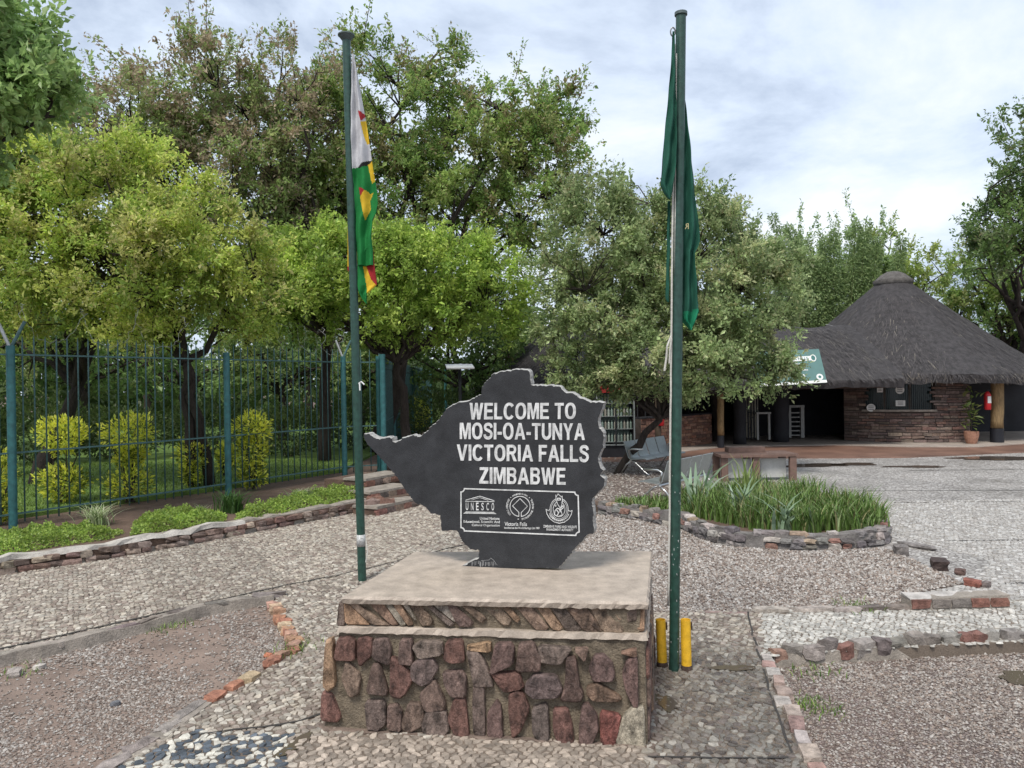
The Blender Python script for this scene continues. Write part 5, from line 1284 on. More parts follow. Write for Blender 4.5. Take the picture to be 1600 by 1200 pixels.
tuft('spiky_tuft', 'pale spiky tuft touching the left flagpole', 548, 768, .15, 90, .28, .014, .9, SPI, 5, .08, cat='plant')
tuft('dark_tuft', 'dark green arching tuft at the foot of the middle fence post', 362, 800, .15, 190, .42, .018, .9, DKG, 4, .08, cat='plant')
def matcover(label, pts, h, n, seed, pal):
    r = np.random.default_rng(seed); poly = gxy(pts, .16); mn, mx_ = poly.min(0), poly.max(0); P = r.uniform(mn, mx_, (n * 4, 2)); P = P[inside(P, poly)][:n]; n = len(P)
    dd = np.min([np.hypot(P[:, 0] - a, P[:, 1] - c) for a, c in resample(np.r_[poly, poly[:1]], .1)], 0)
    z = .15 + h * np.clip(dd / .18, .12, 1) * (.70 + .30 * np.sin(P[:, 0] * 11) * np.sin(P[:, 1] * 9) + .22 * np.sin(P[:, 0] * 27 + P[:, 1] * 19)) * r.uniform(.45, 1.12, n)
    V, F = leaf_mesh(np.c_[P, z], unit(r.normal(size=(n, 3)) + [0, -.2, .5]), unit(np.array([0, -.1, .9]) + r.normal(0, .5, (n, 3))), .035 * r.uniform(.7, 1.3, n), .026 * r.uniform(.7, 1.3, n))
    pal = np.array(pal); cc = pal[r.integers(0, len(pal), n)] * r.uniform(.75, 1.2, (n, 1))
    cc *= (1 + .22 * np.sin(P[:, :1] * 6 + 1) * np.sin(P[:, 1:] * 7))
    c = (*poly.mean(0), .15)
    o = npobj('ground_cover', V, F, M_leaf, np.repeat(cc, 4, 0), None, loc=c); tag(o, label, 'ground cover', kind='stuff')
LIM = [(.36, .48, .10), (.30, .42, .08), (.42, .54, .14), (.20, .31, .07)]
matcover('lime green ground cover mat along the near end of the rubble wall', [(-80, 880), (0, 868), (80, 855), (170, 842), (195, 832), (150, 824), (60, 828), (0, 835), (-80, 840)], .13, 9000, 1, LIM)
matcover('lime green ground cover mat between the two spiky tufts', [(205, 836), (280, 827), (350, 815), (355, 806), (310, 800), (250, 802), (210, 815)], .15, 6500, 2, LIM)
matcover('lime green ground cover mat beside the steps and left flagpole', [(368, 815), (440, 803), (520, 788), (580, 776), (578, 764), (540, 762), (470, 778), (400, 794), (370, 804)], .17, 9000, 3, LIM)
r = np.random.default_rng(5); lp = np.array(lawn_poly); P = r.uniform((-13, 9.4), (-3.9, 19), (26000, 2)); P = P[inside(P, lp)]
V, F, C = blades(len(P), np.c_[P, np.full(len(P), .205)], .07, .016, .9, [(.16, .25, .045), (.12, .20, .035), (.21, .29, .06)], r, 2)
tag(npobj('grass', V, F, M_blade, C), 'short mown grass of the lawn behind the fence', 'grass', kind='stuff')
for i, (px, py, n, z) in enumerate(((470, 1008, 60, 0), (455, 1020, 60, 0), (270, 978, 70, -.04), (240, 985, 40, -.04), (1345, 950, 130, .0), (1268, 1050, 60, -.08), (1272, 1105, 110, -.08), (35, 1052, 25, -.04))):
    tuft('grass_tuft', ['thin green weeds beside the orange brick fragments', 'thin green weeds at the corner of the brick fragments', 'weeds along the weathered cement kerb', 'sparse weeds under the cement kerb', 'green weeds on the thin cement kerb by the brick block', 'weeds in the angle of the sunken gravel bed', 'light green weeds beside the pink kerb stones', 'small weeds under the flat pale stone'][i], px, py, z, n, .06, .007, .9, GRN + [(.25, .33, .08)], 30 + i, .09, 'weeds on the paving')['kind'] = 'stuff'

# far wood closing the view between the trunks
r = np.random.default_rng(15); n = 52000
ang = r.uniform(RD(-62), RD(62), n); dist = r.uniform(38, 56, n); X = dist * np.sin(ang); Yy = dist * np.cos(ang)
top_ = 4.2 + 1.5 * np.sin(ang * 19) + 1.0 * np.sin(ang * 43 + 1) + .7 * np.sin(dist * .9 + ang * 30); Zz = top_ * r.uniform(0, 1, n) ** .8
V, F = leaf_mesh(np.stack([X, Yy, Zz], 1), unit(r.normal(size=(n, 3))), unit(np.array([0, 0, .6]) + r.normal(0, .6, (n, 3))), r.uniform(.35, .7, n), r.uniform(.22, .4, n))
cl = np.sin(X * .9) * np.sin(Zz * 1.7 + Yy) * .25 + 1
cc = np.array(DRK)[r.integers(0, 4, n)] * 1.25 * cl[:, None] * r.uniform(.7, 1.3, (n, 1))
tag(npobj('far_wood', V, F, M_leaf, np.repeat(cc, 4, 0)), 'dark mass of far woodland behind the trees and huts', 'woodland', kind='stuff')
# ================================================================== STONE PLANTER WITH STRAPPY PLANTS
wallpx = [(935, 803), (1000, 812), (1062, 824), (1095, 842), (1150, 853), (1250, 859), (1340, 857), (1382, 850), (1388, 838), (1370, 820)]
W0 = np.array([G(a, c) for a, c in wallpx]); PW = empty('stone_planter', W0[5], 'low curved rubble planter wall around the strappy green plants', 'planter')
Q = resample(W0, .15); T = np.gradient(Q, axis=0); Nn = np.stack([-T[:, 1], T[:, 0]], 1); Nn /= np.linalg.norm(Nn, axis=1)[:, None]; n = len(Q)
hv = .17 + rng.normal(0, .012, n)
V = np.r_[np.c_[Q[:, :2] - Nn * .02, np.full(n, -.03)], np.c_[Q[:, :2], hv], np.c_[Q[:, :2] + Nn * .16, hv], np.c_[Q[:, :2] + Nn * .18, np.full(n, -.03)]]
b = MB(); b.add(V, [(k * n + i, k * n + i + 1, (k + 1) * n + i + 1, (k + 1) * n + i) for k in range(3) for i in range(n - 1)] + [(0, n, 2 * n, 3 * n), (n - 1, 2 * n - 1, 3 * n - 1, 4 * n - 1)]); b.obj('mortar_core', mat('dark_mortar', (.17, .155, .145), rough=.85, var=.35, ns=12, bump=.8, bs=50, bd=.02), PW)
PLC = [(.20, .18, .17), (.14, .125, .12), (.25, .135, .11), (.27, .195, .14), (.27, .235, .21), (.38, .34, .31), (.17, .15, .145), (.22, .20, .19), (.16, .145, .14)]
for row in range(3):
    for i in range(n - 1):
        if rng.uniform() < .18: continue
        c = lerp(Q[i], Q[i + 1], rng.uniform(.2, .8)); ang = math.atan2(T[i][1], T[i][0])
        yo = .0 if row < 2 else .06
        rock_obj('stone', (c[0] + Nn[i][0] * yo, c[1] + Nn[i][1] * yo, (.035, .10, .165)[row] + rng.normal(0, .008)), (rng.uniform(.10, .20), .10 if row < 2 else .13, rng.uniform(.05, .085)), ang + rng.normal(0, .1), M_stone, jcol(PLC[rng.integers(9)], .15), PW, .35, .15)
bedp = np.r_[W0[:, :2] + np.c_[np.zeros(len(W0)), np.full(len(W0), .1)], [[4.85, 10.6], [4.7, 12.0], [3.9, 12.6], [2.0, 12.2], [1.2, 12.2]]]
slab('planter_soil', bedp, -.1, .12, M_soil)
r = np.random.default_rng(77)
gp = np.array([(1.45, 11.5), (2.2, 10.9), (2.7, 10.2), (3.0, 9.55), (3.7, 9.35), (4.35, 9.4), (4.75, 9.7), (4.95, 10.6), (4.6, 12.0), (3.9, 12.5), (3.0, 12.0), (2.3, 11.9), (1.6, 12.0)])
P = r.uniform(gp.min(0), gp.max(0), (15000, 2)); P = P[inside(P, gp)]
hh = np.where(P[:, 0] < 2.5, .20, .44) * (.85 + .25 * np.sin(P[:, 0] * 5.3) * np.sin(P[:, 1] * 4.1 + 1) + .15 * np.sin(P[:, 0] * 13 + P[:, 1] * 9)); kp = r.uniform(size=len(P)) < .72 + .28 * np.sin(P[:, 0] * 7 + 2) * np.sin(P[:, 1] * 6); P, hh = P[kp], hh[kp]
STR = [(.14, .23, .05), (.10, .185, .04), (.18, .27, .08), (.075, .13, .03), (.22, .28, .12), (.28, .26, .12), (.12, .21, .045), (.15, .24, .055)]
V, F, C = blades(len(P), np.c_[P, np.full(len(P), .11)], hh, .022, .55, STR, r, 4)
sg = npobj('strappy_plants', V, F, M_blade, C); tag(sg, 'mass of strappy green plants filling the stone planter', 'plants', kind='stuff')
yuc = [(.24, .33, .22), (.32, .40, .30), (.20, .28, .17)]
for i, (px, py, lab) in enumerate(((1090, 800, 'grey green agave with broad blades among the strappy plants'), (1160, 812, 'second grey green agave deeper among the strappy plants'), (1230, 830, 'pale blade agave clump close to the planter wall'))):
    tuft('agave', lab, px, py, .12, 20, (.85, .62, .5)[i], (.075, .055, .05)[i], .75, yuc, 90 + i, .08, cat='plant')
tuft('pale_flower', 'pale leafy shoot standing above the strappy plants', 1170, 790, .12, 26, .75, .05, .35, [(.35, .42, .16), (.28, .36, .12)], 95, .05, cat='plant')
# ================================================================== BENCHES
M_steel = mat('perforated_steel', (.34, .365, .36), rough=.38, metal=.55, var=.12, ns=20, bump=.2, bs=250)
M_chr = mat('chrome', (.55, .55, .54), rough=.28, metal=.9, var=.05, bump=0)
def airport_bench(label, a, c, nseat=4):
    a, c = np.array(a, float), np.array(c, float); u = (c - a); L_ = np.linalg.norm(u); u /= L_; f = np.array([u[1], -u[0], 0])   # f = facing direction
    B = empty('metal_bench', a, label, 'bench'); z = np.array([0, 0, 1.0])
    prof = [(-.17, .72), (-.15, .67), (-.10, .51), (-.06, .39), (-.03, .355), (.05, .345), (.26, .365), (.35, .365), (.38, .345)]
    sw = L_ / nseat
    for i in range(nseat):
        p0, p1 = a + u * (sw * i + .02), a + u * (sw * (i + 1) - .02); b = MB(); V = []
        for d_, h_ in prof: V += [p0 + f * d_ + z * h_, p1 + f * d_ + z * h_]
        V2 = [q - z * .012 - f * .008 for q in V]; k = len(prof); o = len(V)
        Fc = [(2 * j, 2 * j + 1, 2 * j + 3, 2 * j + 2) for j in range(k - 1)]; Fc += [tuple(o + q for q in fa[::-1]) for fa in Fc]
        Fc += [(2 * j, 2 * j + 2, o + 2 * j + 2, o + 2 * j) for j in range(k - 1)] + [(2 * j + 3, 2 * j + 1, o + 2 * j + 1, o + 2 * j + 3) for j in range(k - 1)] + [(0, 1, o + 1, o), (2 * k - 2, 2 * k - 1, o + 2 * k - 1, o + 2 * k - 2)]
        b.add(V + V2, Fc); b.obj('seat', M_steel, B, smooth=True, edges=50)
    b = MB(); b.tube([a + z * .31, c + z * .31], .03, 8); b.obj('beam', M_chr, B)
    for t in (0.02, .98):
        p = lerp(a, c, t); b = MB()
        b.tube([p + z * .31, p + f * .10 + z * .27, p + f * .36 + z * .05, p + f * .42 + z * .015], .018, 8); b.tube([p + z * .31, p - f * .12 + z * .22, p - f * .26 + z * .015], .018, 8); b.obj('leg', M_chr, B, smooth=True)
        b = MB(); b.tube([p - f * .02 + z * .36, p - f * .06 + z * .53, p + f * .02 + z * .56, p + f * .28 + z * .56], .02, 8); b.obj('armrest', M_chr, B, smooth=True)
    return B
airport_bench('grey metal four seat bench under the olive tree by the fridge', (2.52, 16.5, 0), (3.72, 18.1, 0))
airport_bench('grey metal four seat bench half hidden by the strappy plants', (3.45, 13.85, 0), (2.34, 12.45, 0))
# brown slatted table
M_plank = mat('brown_plank', (.155, .095, .075), rough=.65, var=.25, ns=9, bump=.3, bs=40)
tb = G(1178, 748); TB = empty('slatted_table', tb, 'brown plank table with stacked boards behind the strappy plants', 'table')
for i in range(5):
    b = MB(); b.box(tb + [0, -.32 + i * .16, .50 + .004 * (i % 2)], (1.55, .145, .05), .04); b.obj('plank', M_plank, TB)
for sx in (-.68, -.05, .68):
    b = MB(); b.box(tb + [sx, -.30, .235], (.13, .10, .47)); b.obj('leg', M_plank, TB)
    b = MB(); b.box(tb + [sx, .30, .235], (.13, .10, .47)); b.obj('leg', M_plank, TB)
for sx, w_ in ((-.36, .45), (.33, .50)):
    b = MB(); b.box(tb + [sx, -.20, .24], (w_, .02, .38)); b.obj('panel', mat('white_board', (.40, .40, .38), rough=.6, var=.15), TB)
b = MB(); b.box(tb + [-.1, .25, .58], (.75, .30, .10)); o = b.obj('plank_stack', M_plank); tag(o, 'short stack of brown boards lying on the plank table', 'boards')
# ================================================================== BUILDINGS
M_thatch = mat('thatch', (.064, .059, .061), rough=.95, var=.40, ns=5, bump=1.0, bs=45, bd=.05, stretch=(1.4, 1.4, .45))
M_thatch_c = mat('thatch_cap', (.115, .105, .098), rough=.95, var=.4, ns=8, bump=1.0, bs=30, bd=.04)
M_straw = mat('straw', attr=True, rough=.95, var=.2, ns=10, bump=0)
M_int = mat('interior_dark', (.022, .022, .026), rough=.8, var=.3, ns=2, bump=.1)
M_wood = mat('weathered_post', (.23, .155, .075), rough=.8, var=.4, ns=14, bump=.6, bs=40, stretch=(2, 2, .4))
M_bst = mat('flat_stone', attr=True, rough=.75, var=.4, ns=12, bump=.7, bs=45, bd=.02)
apron = slab('apron', [tuple(G(a, c)[:2]) for a, c in ((930, 722), (1010, 722), (1090, 716), (1180, 716), (1300, 716), (1420, 715), (1600, 707), (1800, 700))] + [(40, 40), (-1, 40)], -.1, .015, M_apron)
apron2 = slab('apron_floor', [tuple(G(a, c, .03)[:2]) for a, c in ((960, 712), (1060, 706), (1130, 698), (1300, 695), (1420, 698), (1530, 698), (1600, 693), (1800, 690))] + [(40, 39), (-1, 39)], .0, .035, M_apron2)
def thatch_cone(parent, C, re, ze, apex, thick=.26, nseg=64, nr=14, a0=0, a1=2 * math.pi):
    full = abs(a1 - a0 - 2 * math.pi) < 1e-6
    b = MB(); V = []; k = nseg if full else nseg + 1
    for j in range(nr + 1):
        t = j / nr; rr = .25 + (re - .25) * t; z = apex + (ze + .05 - apex) * t - .10 * math.sin(t * math.pi) * 1.2
        for i in range(k):
            a = a0 + (a1 - a0) * i / nseg; w_ = 1 + .012 * math.sin(a * 7) + rng.normal(0, .004)
            V.append((C[0] + rr * w_ * math.cos(a), C[1] + rr * w_ * math.sin(a), z + rng.normal(0, .012) + .05 * math.sin(a * 3 + 1) * t))
    for i in range(k):
        a = a0 + (a1 - a0) * i / nseg; V.append((C[0] + (re - .02) * math.cos(a), C[1] + (re - .02) * math.sin(a), ze - thick * .75 + rng.normal(0, .03) + .05 * math.sin(a * 3 + 1)))
    for i in range(k):
        a = a0 + (a1 - a0) * i / nseg; V.append((C[0] + (re * .55) * math.cos(a), C[1] + (re * .55) * math.sin(a), ze + (apex - ze) * .35))
    F = [(j * k + i, j * k + (i + 1) % k, (j + 1) * k + (i + 1) % k, (j + 1) * k + i) for j in range(nr + 2) for i in range(k if full else k - 1)]
    b.add(V, F); o = b.obj('thatch', M_thatch, parent, smooth=True, edges=55)
    # loose straws lying on the slope
    r = np.random.default_rng(int(re * 100)); ns_ = 9000; a = r.uniform(a0, a1, ns_); t = np.sqrt(r.uniform(.03, 1.02, ns_)); Ls = r.uniform(.12, .38, ns_); dl = r.normal(0, .22, ns_)
    def pt(t_, a_, lift):
        rr = .25 + (re - .25) * t_; z = apex + (ze + .05 - apex) * t_ - .10 * np.sin(np.clip(t_, 0, 1) * math.pi) * 1.2 + lift + .05 * np.sin(a_ * 3 + 1) * t_
        return np.stack([C[0] + rr * np.cos(a_), C[1] + rr * np.sin(a_), z], 1)
    A = pt(t, a, r.uniform(.0, .02, ns_)); E_ = pt(t + Ls / re, a + dl * Ls / (re * t + .2), r.uniform(.02, .05, ns_)); w_ = .006
    tan = np.stack([-np.sin(a), np.cos(a), np.zeros(ns_)], 1) * w_
    V = np.stack([A - tan, A + tan, E_ + tan * .5, E_ - tan * .5], 1).reshape(-1, 3)
    cc = np.array([(.075, .068, .069), (.11, .10, .098), (.05, .046, .048), (.24, .215, .18)])[r.choice(4, ns_, p=[.42, .26, .28, .04])]
    nf = 4200; a = r.uniform(a0, a1, nf); t = r.uniform(.97, 1.0, nf); A2 = pt(t, a, r.uniform(-.16, .02, nf)); E2_ = A2 + np.stack([np.cos(a) * .05, np.sin(a) * .05, -r.uniform(.06, .20, nf)], 1) + r.normal(0, .03, (nf, 3))
    tan = np.stack([-np.sin(a), np.cos(a), np.zeros(nf)], 1) * .008
    V = np.r_[V, np.stack([A2 - tan, A2 + tan, E2_ + tan * .5, E2_ - tan * .5], 1).reshape(-1, 3)]; cc = np.r_[cc, np.array([(.09, .08, .078), (.06, .055, .055), (.15, .13, .11)])[r.integers(0, 3, nf)]]; ns_ += nf
    so2 = npobj('straw', V, np.arange(ns_ * 4).reshape(-1, 4), M_straw, np.repeat(cc, 4, 0), o); so2['kind'] = 'stuff'
    return o
Ccx, Ccy = DX(1398, 27), 27.0
RV = empty('thatched_rondavel', (Ccx, Ccy, 0), 'round thatched stone ticket building with capped conical roof', 'building')
apex = D(1398, 432, 27)[2]
th1 = thatch_cone(RV, (Ccx, Ccy), 4.75, 2.0, apex, .30, 90, 20)
b = MB()
def ring_tube(b, C, R_, z, r0, n=40, jit=.02):
    b.tube([(C[0] + R_ * math.cos(a), C[1] + R_ * math.sin(a), z + rng.normal(0, jit)) for a in np.linspace(0, 2 * math.pi, n)], r0, 8, False)
b.tube([(Ccx, Ccy, apex - .42), (Ccx, Ccy, apex - .30), (Ccx, Ccy, apex - .16), (Ccx, Ccy, apex - .08), (Ccx, Ccy, apex + .06), (Ccx, Ccy, apex + .16), (Ccx, Ccy, apex + .19)], [.48, .62, .66, .55, .40, .20, .02], 28); b.obj('roof_cap', M_thatch_c, th1, smooth=True, edges=70)
b = MB(); p0, p1 = D(1290, 507, 25.6), D(1560, 551, 24.2)
b.tube([lerp(p0, p1, t) + [0, 0, -.08 * math.sin(t * math.pi)] for t in np.linspace(0, 1, 12)], .012, 5); b.obj('cable', mat('cable_grey', (.20, .20, .20), rough=.6, bump=0), RV)
fdir = np.array([-Ccx, -Ccy, 0.0]); fdir /= np.linalg.norm(fdir); ldir = np.array([fdir[1], -fdir[0], 0])
if ldir[0] > 0: ldir = -ldir
RW = 3.9
def wp(phi, z, rad=RW): return np.array([Ccx, Ccy, 0]) + rad * (math.cos(phi) * fdir + math.sin(phi) * ldir) + np.array([0, 0, z])
PH0, PH1 = RD(22), RD(-31)
WIN0, WIN1, ZS, ZT = RD(13), RD(-16), .98, 1.95
def arc_block(b, pa, pb, z0, z1, r0, r1, k=10):
    V = []
    for i in range(k + 1):
        ph = lerp(pa, pb, i / k); V += [wp(ph, z0, r0), wp(ph, z0, r1), wp(ph, z1, r1), wp(ph, z1, r0)]
    F = [(4 * i + j, 4 * i + (j + 1) % 4, 4 * i + 4 + (j + 1) % 4, 4 * i + 4 + j) for i in range(k) for j in range(4)] + [(0, 1, 2, 3), (4 * k + 3, 4 * k + 2, 4 * k + 1, 4 * k)]
    b.add(V, F)
b = MB(); arc_block(b, PH0, PH1, .0, ZS, RW - .3, RW); arc_block(b, PH0, WIN0, ZS, 2.6, RW - .3, RW, 4); arc_block(b, WIN1, PH1, ZS, 2.6, RW - .3, RW, 4); wallo = b.obj('wall', mat('wall_mortar', (.07, .055, .048), rough=.9, var=.3, ns=10, bump=.6), RV)
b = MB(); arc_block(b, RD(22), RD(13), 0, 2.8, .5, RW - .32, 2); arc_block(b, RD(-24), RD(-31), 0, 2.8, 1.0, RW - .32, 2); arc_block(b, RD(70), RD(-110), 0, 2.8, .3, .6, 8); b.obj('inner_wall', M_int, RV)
BST = [(.135, .085, .07), (.17, .115, .095), (.105, .075, .066), (.21, .155, .125), (.145, .105, .09), (.19, .11, .085)]
z = .04; r = np.random.default_rng(13)
while z < 2.05:
    h = r.uniform(.055, .11); ph = PH0 - .004
    while ph > PH1:
        wd = r.uniform(.16, .48); dp = wd / RW
        pe = max(ph - dp, PH1); mid = (ph + pe) / 2
        if z + h / 2 > ZS - .02 and pe < WIN0 and ph > WIN1: 
            if mid < WIN0 and mid > WIN1: ph = pe; continue
        mb = MB(); mb.cur = (*jcol(BST[r.integers(6)], .14), 0); o_ = r.uniform(.012, .05); e_ = .008
        pa, pb = ph - e_ / RW, pe + e_ / RW; j4 = r.normal(0, .008, 4)
        mb.hexa([wp(pa, z + j4[0], RW - .03), wp(pb, z + j4[1], RW - .03), wp(pb, z + j4[1] * 1.5 + .006, RW + o_), wp(pa, z + j4[0] * 1.5 + .006, RW + o_ * r.uniform(.7, 1.1)), wp(pa, z + h - .012 + j4[2], RW - .03), wp(pb, z + h - .012 + j4[3], RW - .03), wp(pb, z + h - .02 + j4[3], RW + o_ * .9), wp(pa, z + h - .02 + j4[2], RW + o_ * .8)])
        mb.obj('stone', M_bst, wallo, col=True); ph = pe
    z += h
# window with dark glass, mullions, posters
M_glass = mat('dark_glass', (.012, .022, .024), rough=.12, var=.2, ns=3, bump=0, spec=.6)
M_frame = mat('window_frame', (.030, .055, .055), rough=.5, var=.2)
b = MB(); arc_block(b, WIN0, WIN1, ZS, ZT, RW - .16, RW - .14, 8); win = b.obj('window', M_glass, RV)
b = MB(); arc_block(b, WIN0 + .01, WIN1 - .01, ZS - .01, ZS + .05, RW - .12, RW + .08, 8); b.obj('sill', M_cement, win)
for i in range(34):
    ph = lerp(WIN0, WIN1, (i + .5) / 34); b = MB(); b.tube([wp(ph, ZS + .05, RW - .06), wp(ph, ZT, RW - .06)], .008, 5); b.obj('grille_bar', M_frame, win)
for t in (0.0, .3, .66, 1.0):
    ph = lerp(WIN0, WIN1, t); b = MB(); q = wp(ph, (ZS + ZT) / 2, RW - .1); b.box(q, (.07, .07, ZT - ZS), math.atan2(ldir[1], ldir[0])); b.obj('mullion', mat('mullion_wood', (.06, .04, .03), rough=.7), win)
M_paper = mat('paper', (.66, .66, .64), rough=.7, var=.08, ns=30, bump=0)
M_ink = mat('ink', (.05, .05, .06), rough=.7, bump=0)
PN = fdir; PO = wp(lerp(WIN0, WIN1, .45), 1.3, RW + .0)
def poster(cx_, cy_, w_, h_, lab, rnd=False):
    A = empty('notice', PL(cx_, cy_, PO, PN), lab, 'notice'); Pm = lambda x, y: PL(x, y, PO, PN)
    pts = [(cx_ + w_ / 2 * math.cos(a), cy_ + h_ / 2 * math.sin(a)) for a in np.linspace(0, 6.283, 20, endpoint=False)] if rnd else [(cx_ - w_ / 2, cy_ + h_ / 2), (cx_ + w_ / 2, cy_ + h_ / 2), (cx_ + w_ / 2, cy_ - h_ / 2), (cx_ - w_ / 2, cy_ - h_ / 2)]
    W = [Pm(*p) for p in pts]; k = len(W); b = MB(); b.add([q + PN * .03 for q in W] + [q + PN * .02 for q in W], [tuple(range(k)), tuple(range(2 * k - 1, k - 1, -1))] + [(i, (i + 1) % k, k + (i + 1) % k, k + i) for i in range(k)]); b.obj('sheet', M_paper, A)
    b = MB()
    for j in range(3): 
        y_ = cy_ - h_ * .22 + j * h_ * .22; stroke(b, [(cx_ - w_ * .28, y_), (cx_ + w_ * .28, y_)], h_ * .07, lambda x, y: Pm(x, y) + PN * .03, PN, .004)
    b.obj('print', M_ink, A)
poster(1406, 609, 14, 13, 'round white notice hanging at the top of the ticket window', True)
poster(1361, 637, 14, 12, 'round white notice at the lower left of the ticket window', True)
poster(1407, 630, 15, 9, 'white triple notice in the middle of the ticket window')
poster(1375, 608, 9, 10, 'small rectangular notice at the upper left of the ticket window')
# column with black foot, pot plant, extinguisher
def post_obj(name, px, by, ty, Y, rad, label, m, foot=.35):
    base = D(px, by, Y); base[2] = .03; top = D(px, ty, Y); P = empty(name, base, label, 'column')
    b = MB(); b.tube([lerp(base, top, t) + [rng.normal(0, .008), 0, 0] for t in np.linspace(foot * .5, 1, 8)], rad * (1 + rng.normal(0, .04, 8)), 12); b.obj('shaft', m, P, smooth=True)
    if foot: b = MB(); b.tube([base - [0, 0, .03], base + [0, 0, foot]], rad * 1.08, 12); b.obj('foot', mat('black_paint', (.012, .013, .018), rough=.5), P, smooth=True, edges=40)
    return P
post_obj('roof_post', 1558, 692, 585, 22.9, .17, 'thick yellowish timber post with black foot by the potted plant', M_wood, .42)
post_obj('roof_post', 1126, 694, 590, 22.8, .10, 'brown timber post with black foot at the low stone wall end', M_wood, .34)
post_obj('dark_column', 1156, 690, 590, 23.8, .20, 'broad black column beside the pale grille screen', M_int, 0)
post_obj('dark_column', 1220, 686, 590, 24.4, .26, 'broad black column left of the white turnstile', M_int, 0)
q = D(1543, 626, 22.7); E = empty('fire_extinguisher', (q[0], q[1], 1.0), 'red fire extinguisher with white label hung beside the timber post', 'extinguisher')
b = MB(); b.tube([q - [0, 0, .27], q - [0, 0, .25], q + [0, 0, .18], q + [0, 0, .24], q + [0, 0, .27]], [.08, .095, .095, .06, .03], 14); b.obj('cylinder', mat('red_paint', (.45, .02, .025), rough=.35), E, smooth=True, edges=50)
b = MB(); b.box(q + [0, -.093, .03], (.10, .012, .20)); b.obj('label', M_paper, E)
b = MB(); b.tube([q + [0, 0, .27], q + [0, 0, .31], q + [.10, -.02, .30]], .02, 6); b.obj('valve', M_int, E)
q = D(1518, 690, 22.6); q[2] = .035; PT = empty('potted_plant', q, 'tall leafy plant in a terracotta pot against the stone wall', 'potted plant')
b = MB(); b.tube([q, q + [0, 0, .05], q + [0, 0, .25], q + [0, 0, .34], q + [0, 0, .36]], [.13, .15, .20, .195, .20], 18); b.obj('pot', mat('terracotta', (.33, .17, .115), rough=.8, var=.25, ns=14), PT, smooth=True, edges=50)
r = np.random.default_rng(3); n = 60; P = q + np.c_[r.normal(0, .09, n), r.normal(0, .09, n), r.uniform(.40, 1.6, n)]
V, F = leaf_mesh(P, unit(r.normal(size=(n, 3)) * [1, 1, .5] + [0, 0, .2]), unit(r.normal(0, .5, (n, 3)) + [0, 0, 1]), r.uniform(.16, .30, n), r.uniform(.08, .13, n)); npobj('leaves', V, F, M_leaf, np.repeat(np.array(MID)[r.integers(0, 5, n)] * .9, 4, 0), PT)
b = MB(); b.tube([q + [0, 0, .3], q + [.02, 0, .9], q + [-.02, 0, 1.6]], [.015, .012, .006], 6); b.obj('stem', M_bark, PT)
# ---- long thatched entrance roof to the left of the rondavel
EN = empty('thatched_entrance', (6.5, 25, 0), 'long thatched entrance shelter with dark passages beside the rondavel', 'building')
def gable(parent, x0, x1, yf, zf, yr, zr, yb, zb_):
    nx, ny = 40, 10; V = []
    for j in range(ny + 1):
        t = j / ny
        for i in range(nx + 1): V.append((lerp(x0, x1, i / nx), lerp(yf, yr, t), lerp(zf, zr, t) + .08 * math.sin(t * math.pi) + rng.normal(0, .015) + .04 * math.sin(i * .5)))
    k = nx + 1; o = len(V)
    for i in range(k): V.append((lerp(x0, x1, i / nx), yf + .05, zf - .24 + rng.normal(0, .02)))
    for i in range(k): V.append((lerp(x0, x1, i / nx), yr, zr - .35))
    for i in range(k): V.append((lerp(x0, x1, i / nx), yb, zb_))
    F = [(j * k + i, j * k + i + 1, (j + 1) * k + i + 1, (j + 1) * k + i) for j in range(ny) for i in range(nx)]
    F += [(i, i + 1, o + i + 1, o + i) for i in range(nx)] + [(o + i, o + i + 1, o + k + i + 1, o + k + i) for i in range(nx)] + [(ny * k + i, ny * k + i + 1, o + 2 * k + i + 1, o + 2 * k + i) for i in range(nx)] + [(o + k + i, o + k + i + 1, o + 2 * k + i + 1, o + 2 * k + i) for i in range(nx)]
    F += [(o, o + k, ny * k, 0)]
    b = MB(); b.add(V, F); th = b.obj('thatch', M_thatch, parent, smooth=True, edges=55)
    r = np.random.default_rng(9); n_ = 6000; s = r.uniform(x0, x1, n_); t = r.uniform(-.01, .95, n_); t2 = t - r.uniform(.05, .12, n_)
    f = lambda s_, t_, l: np.stack([s_, yf + (yr - yf) * t_, zf + (zr - zf) * t_ + .08 * np.sin(np.clip(t_, 0, 1) * math.pi) + l], 1)
    A = f(s, t, .0); E_ = f(s + r.normal(0, .06, n_), t2, r.uniform(.02, .05, n_)); w_ = np.array([.006, 0, 0])
    V = np.stack([A - w_, A + w_, E_ + w_ * .5, E_ - w_ * .5], 1).reshape(-1, 3); cc = np.array([(.09, .082, .082), (.13, .12, .115), (.06, .056, .058), (.20, .18, .155)])[r.choice(4, n_, p=[.42, .28, .26, .04])]
    s2 = npobj('straw', V, np.arange(n_ * 4).reshape(-1, 4), M_straw, np.repeat(cc, 4, 0), th); s2['kind'] = 'stuff'
gable(EN, 1.6, 11.2, 21.9, 1.98, 25.4, 3.75, 29.5, 2.0)
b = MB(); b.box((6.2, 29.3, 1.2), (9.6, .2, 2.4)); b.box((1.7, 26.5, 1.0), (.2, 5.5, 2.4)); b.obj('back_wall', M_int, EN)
b = MB(); b.box((10.2, 27.2, 1.3), (4.6, .2, 2.6)); b.box((16.5, 27.5, 1.2), (5.5, .2, 2.4)); b.obj('passage_dark_backing', M_int, EN)  # near-black backing added so the passages read dark
b = MB(); b.box((6.4, 22.15, 1.78), (9.2, .14, .12)); b.obj('eave_beam', mat('dark_timber', (.055, .035, .025), rough=.8, var=.4, ns=8), EN)
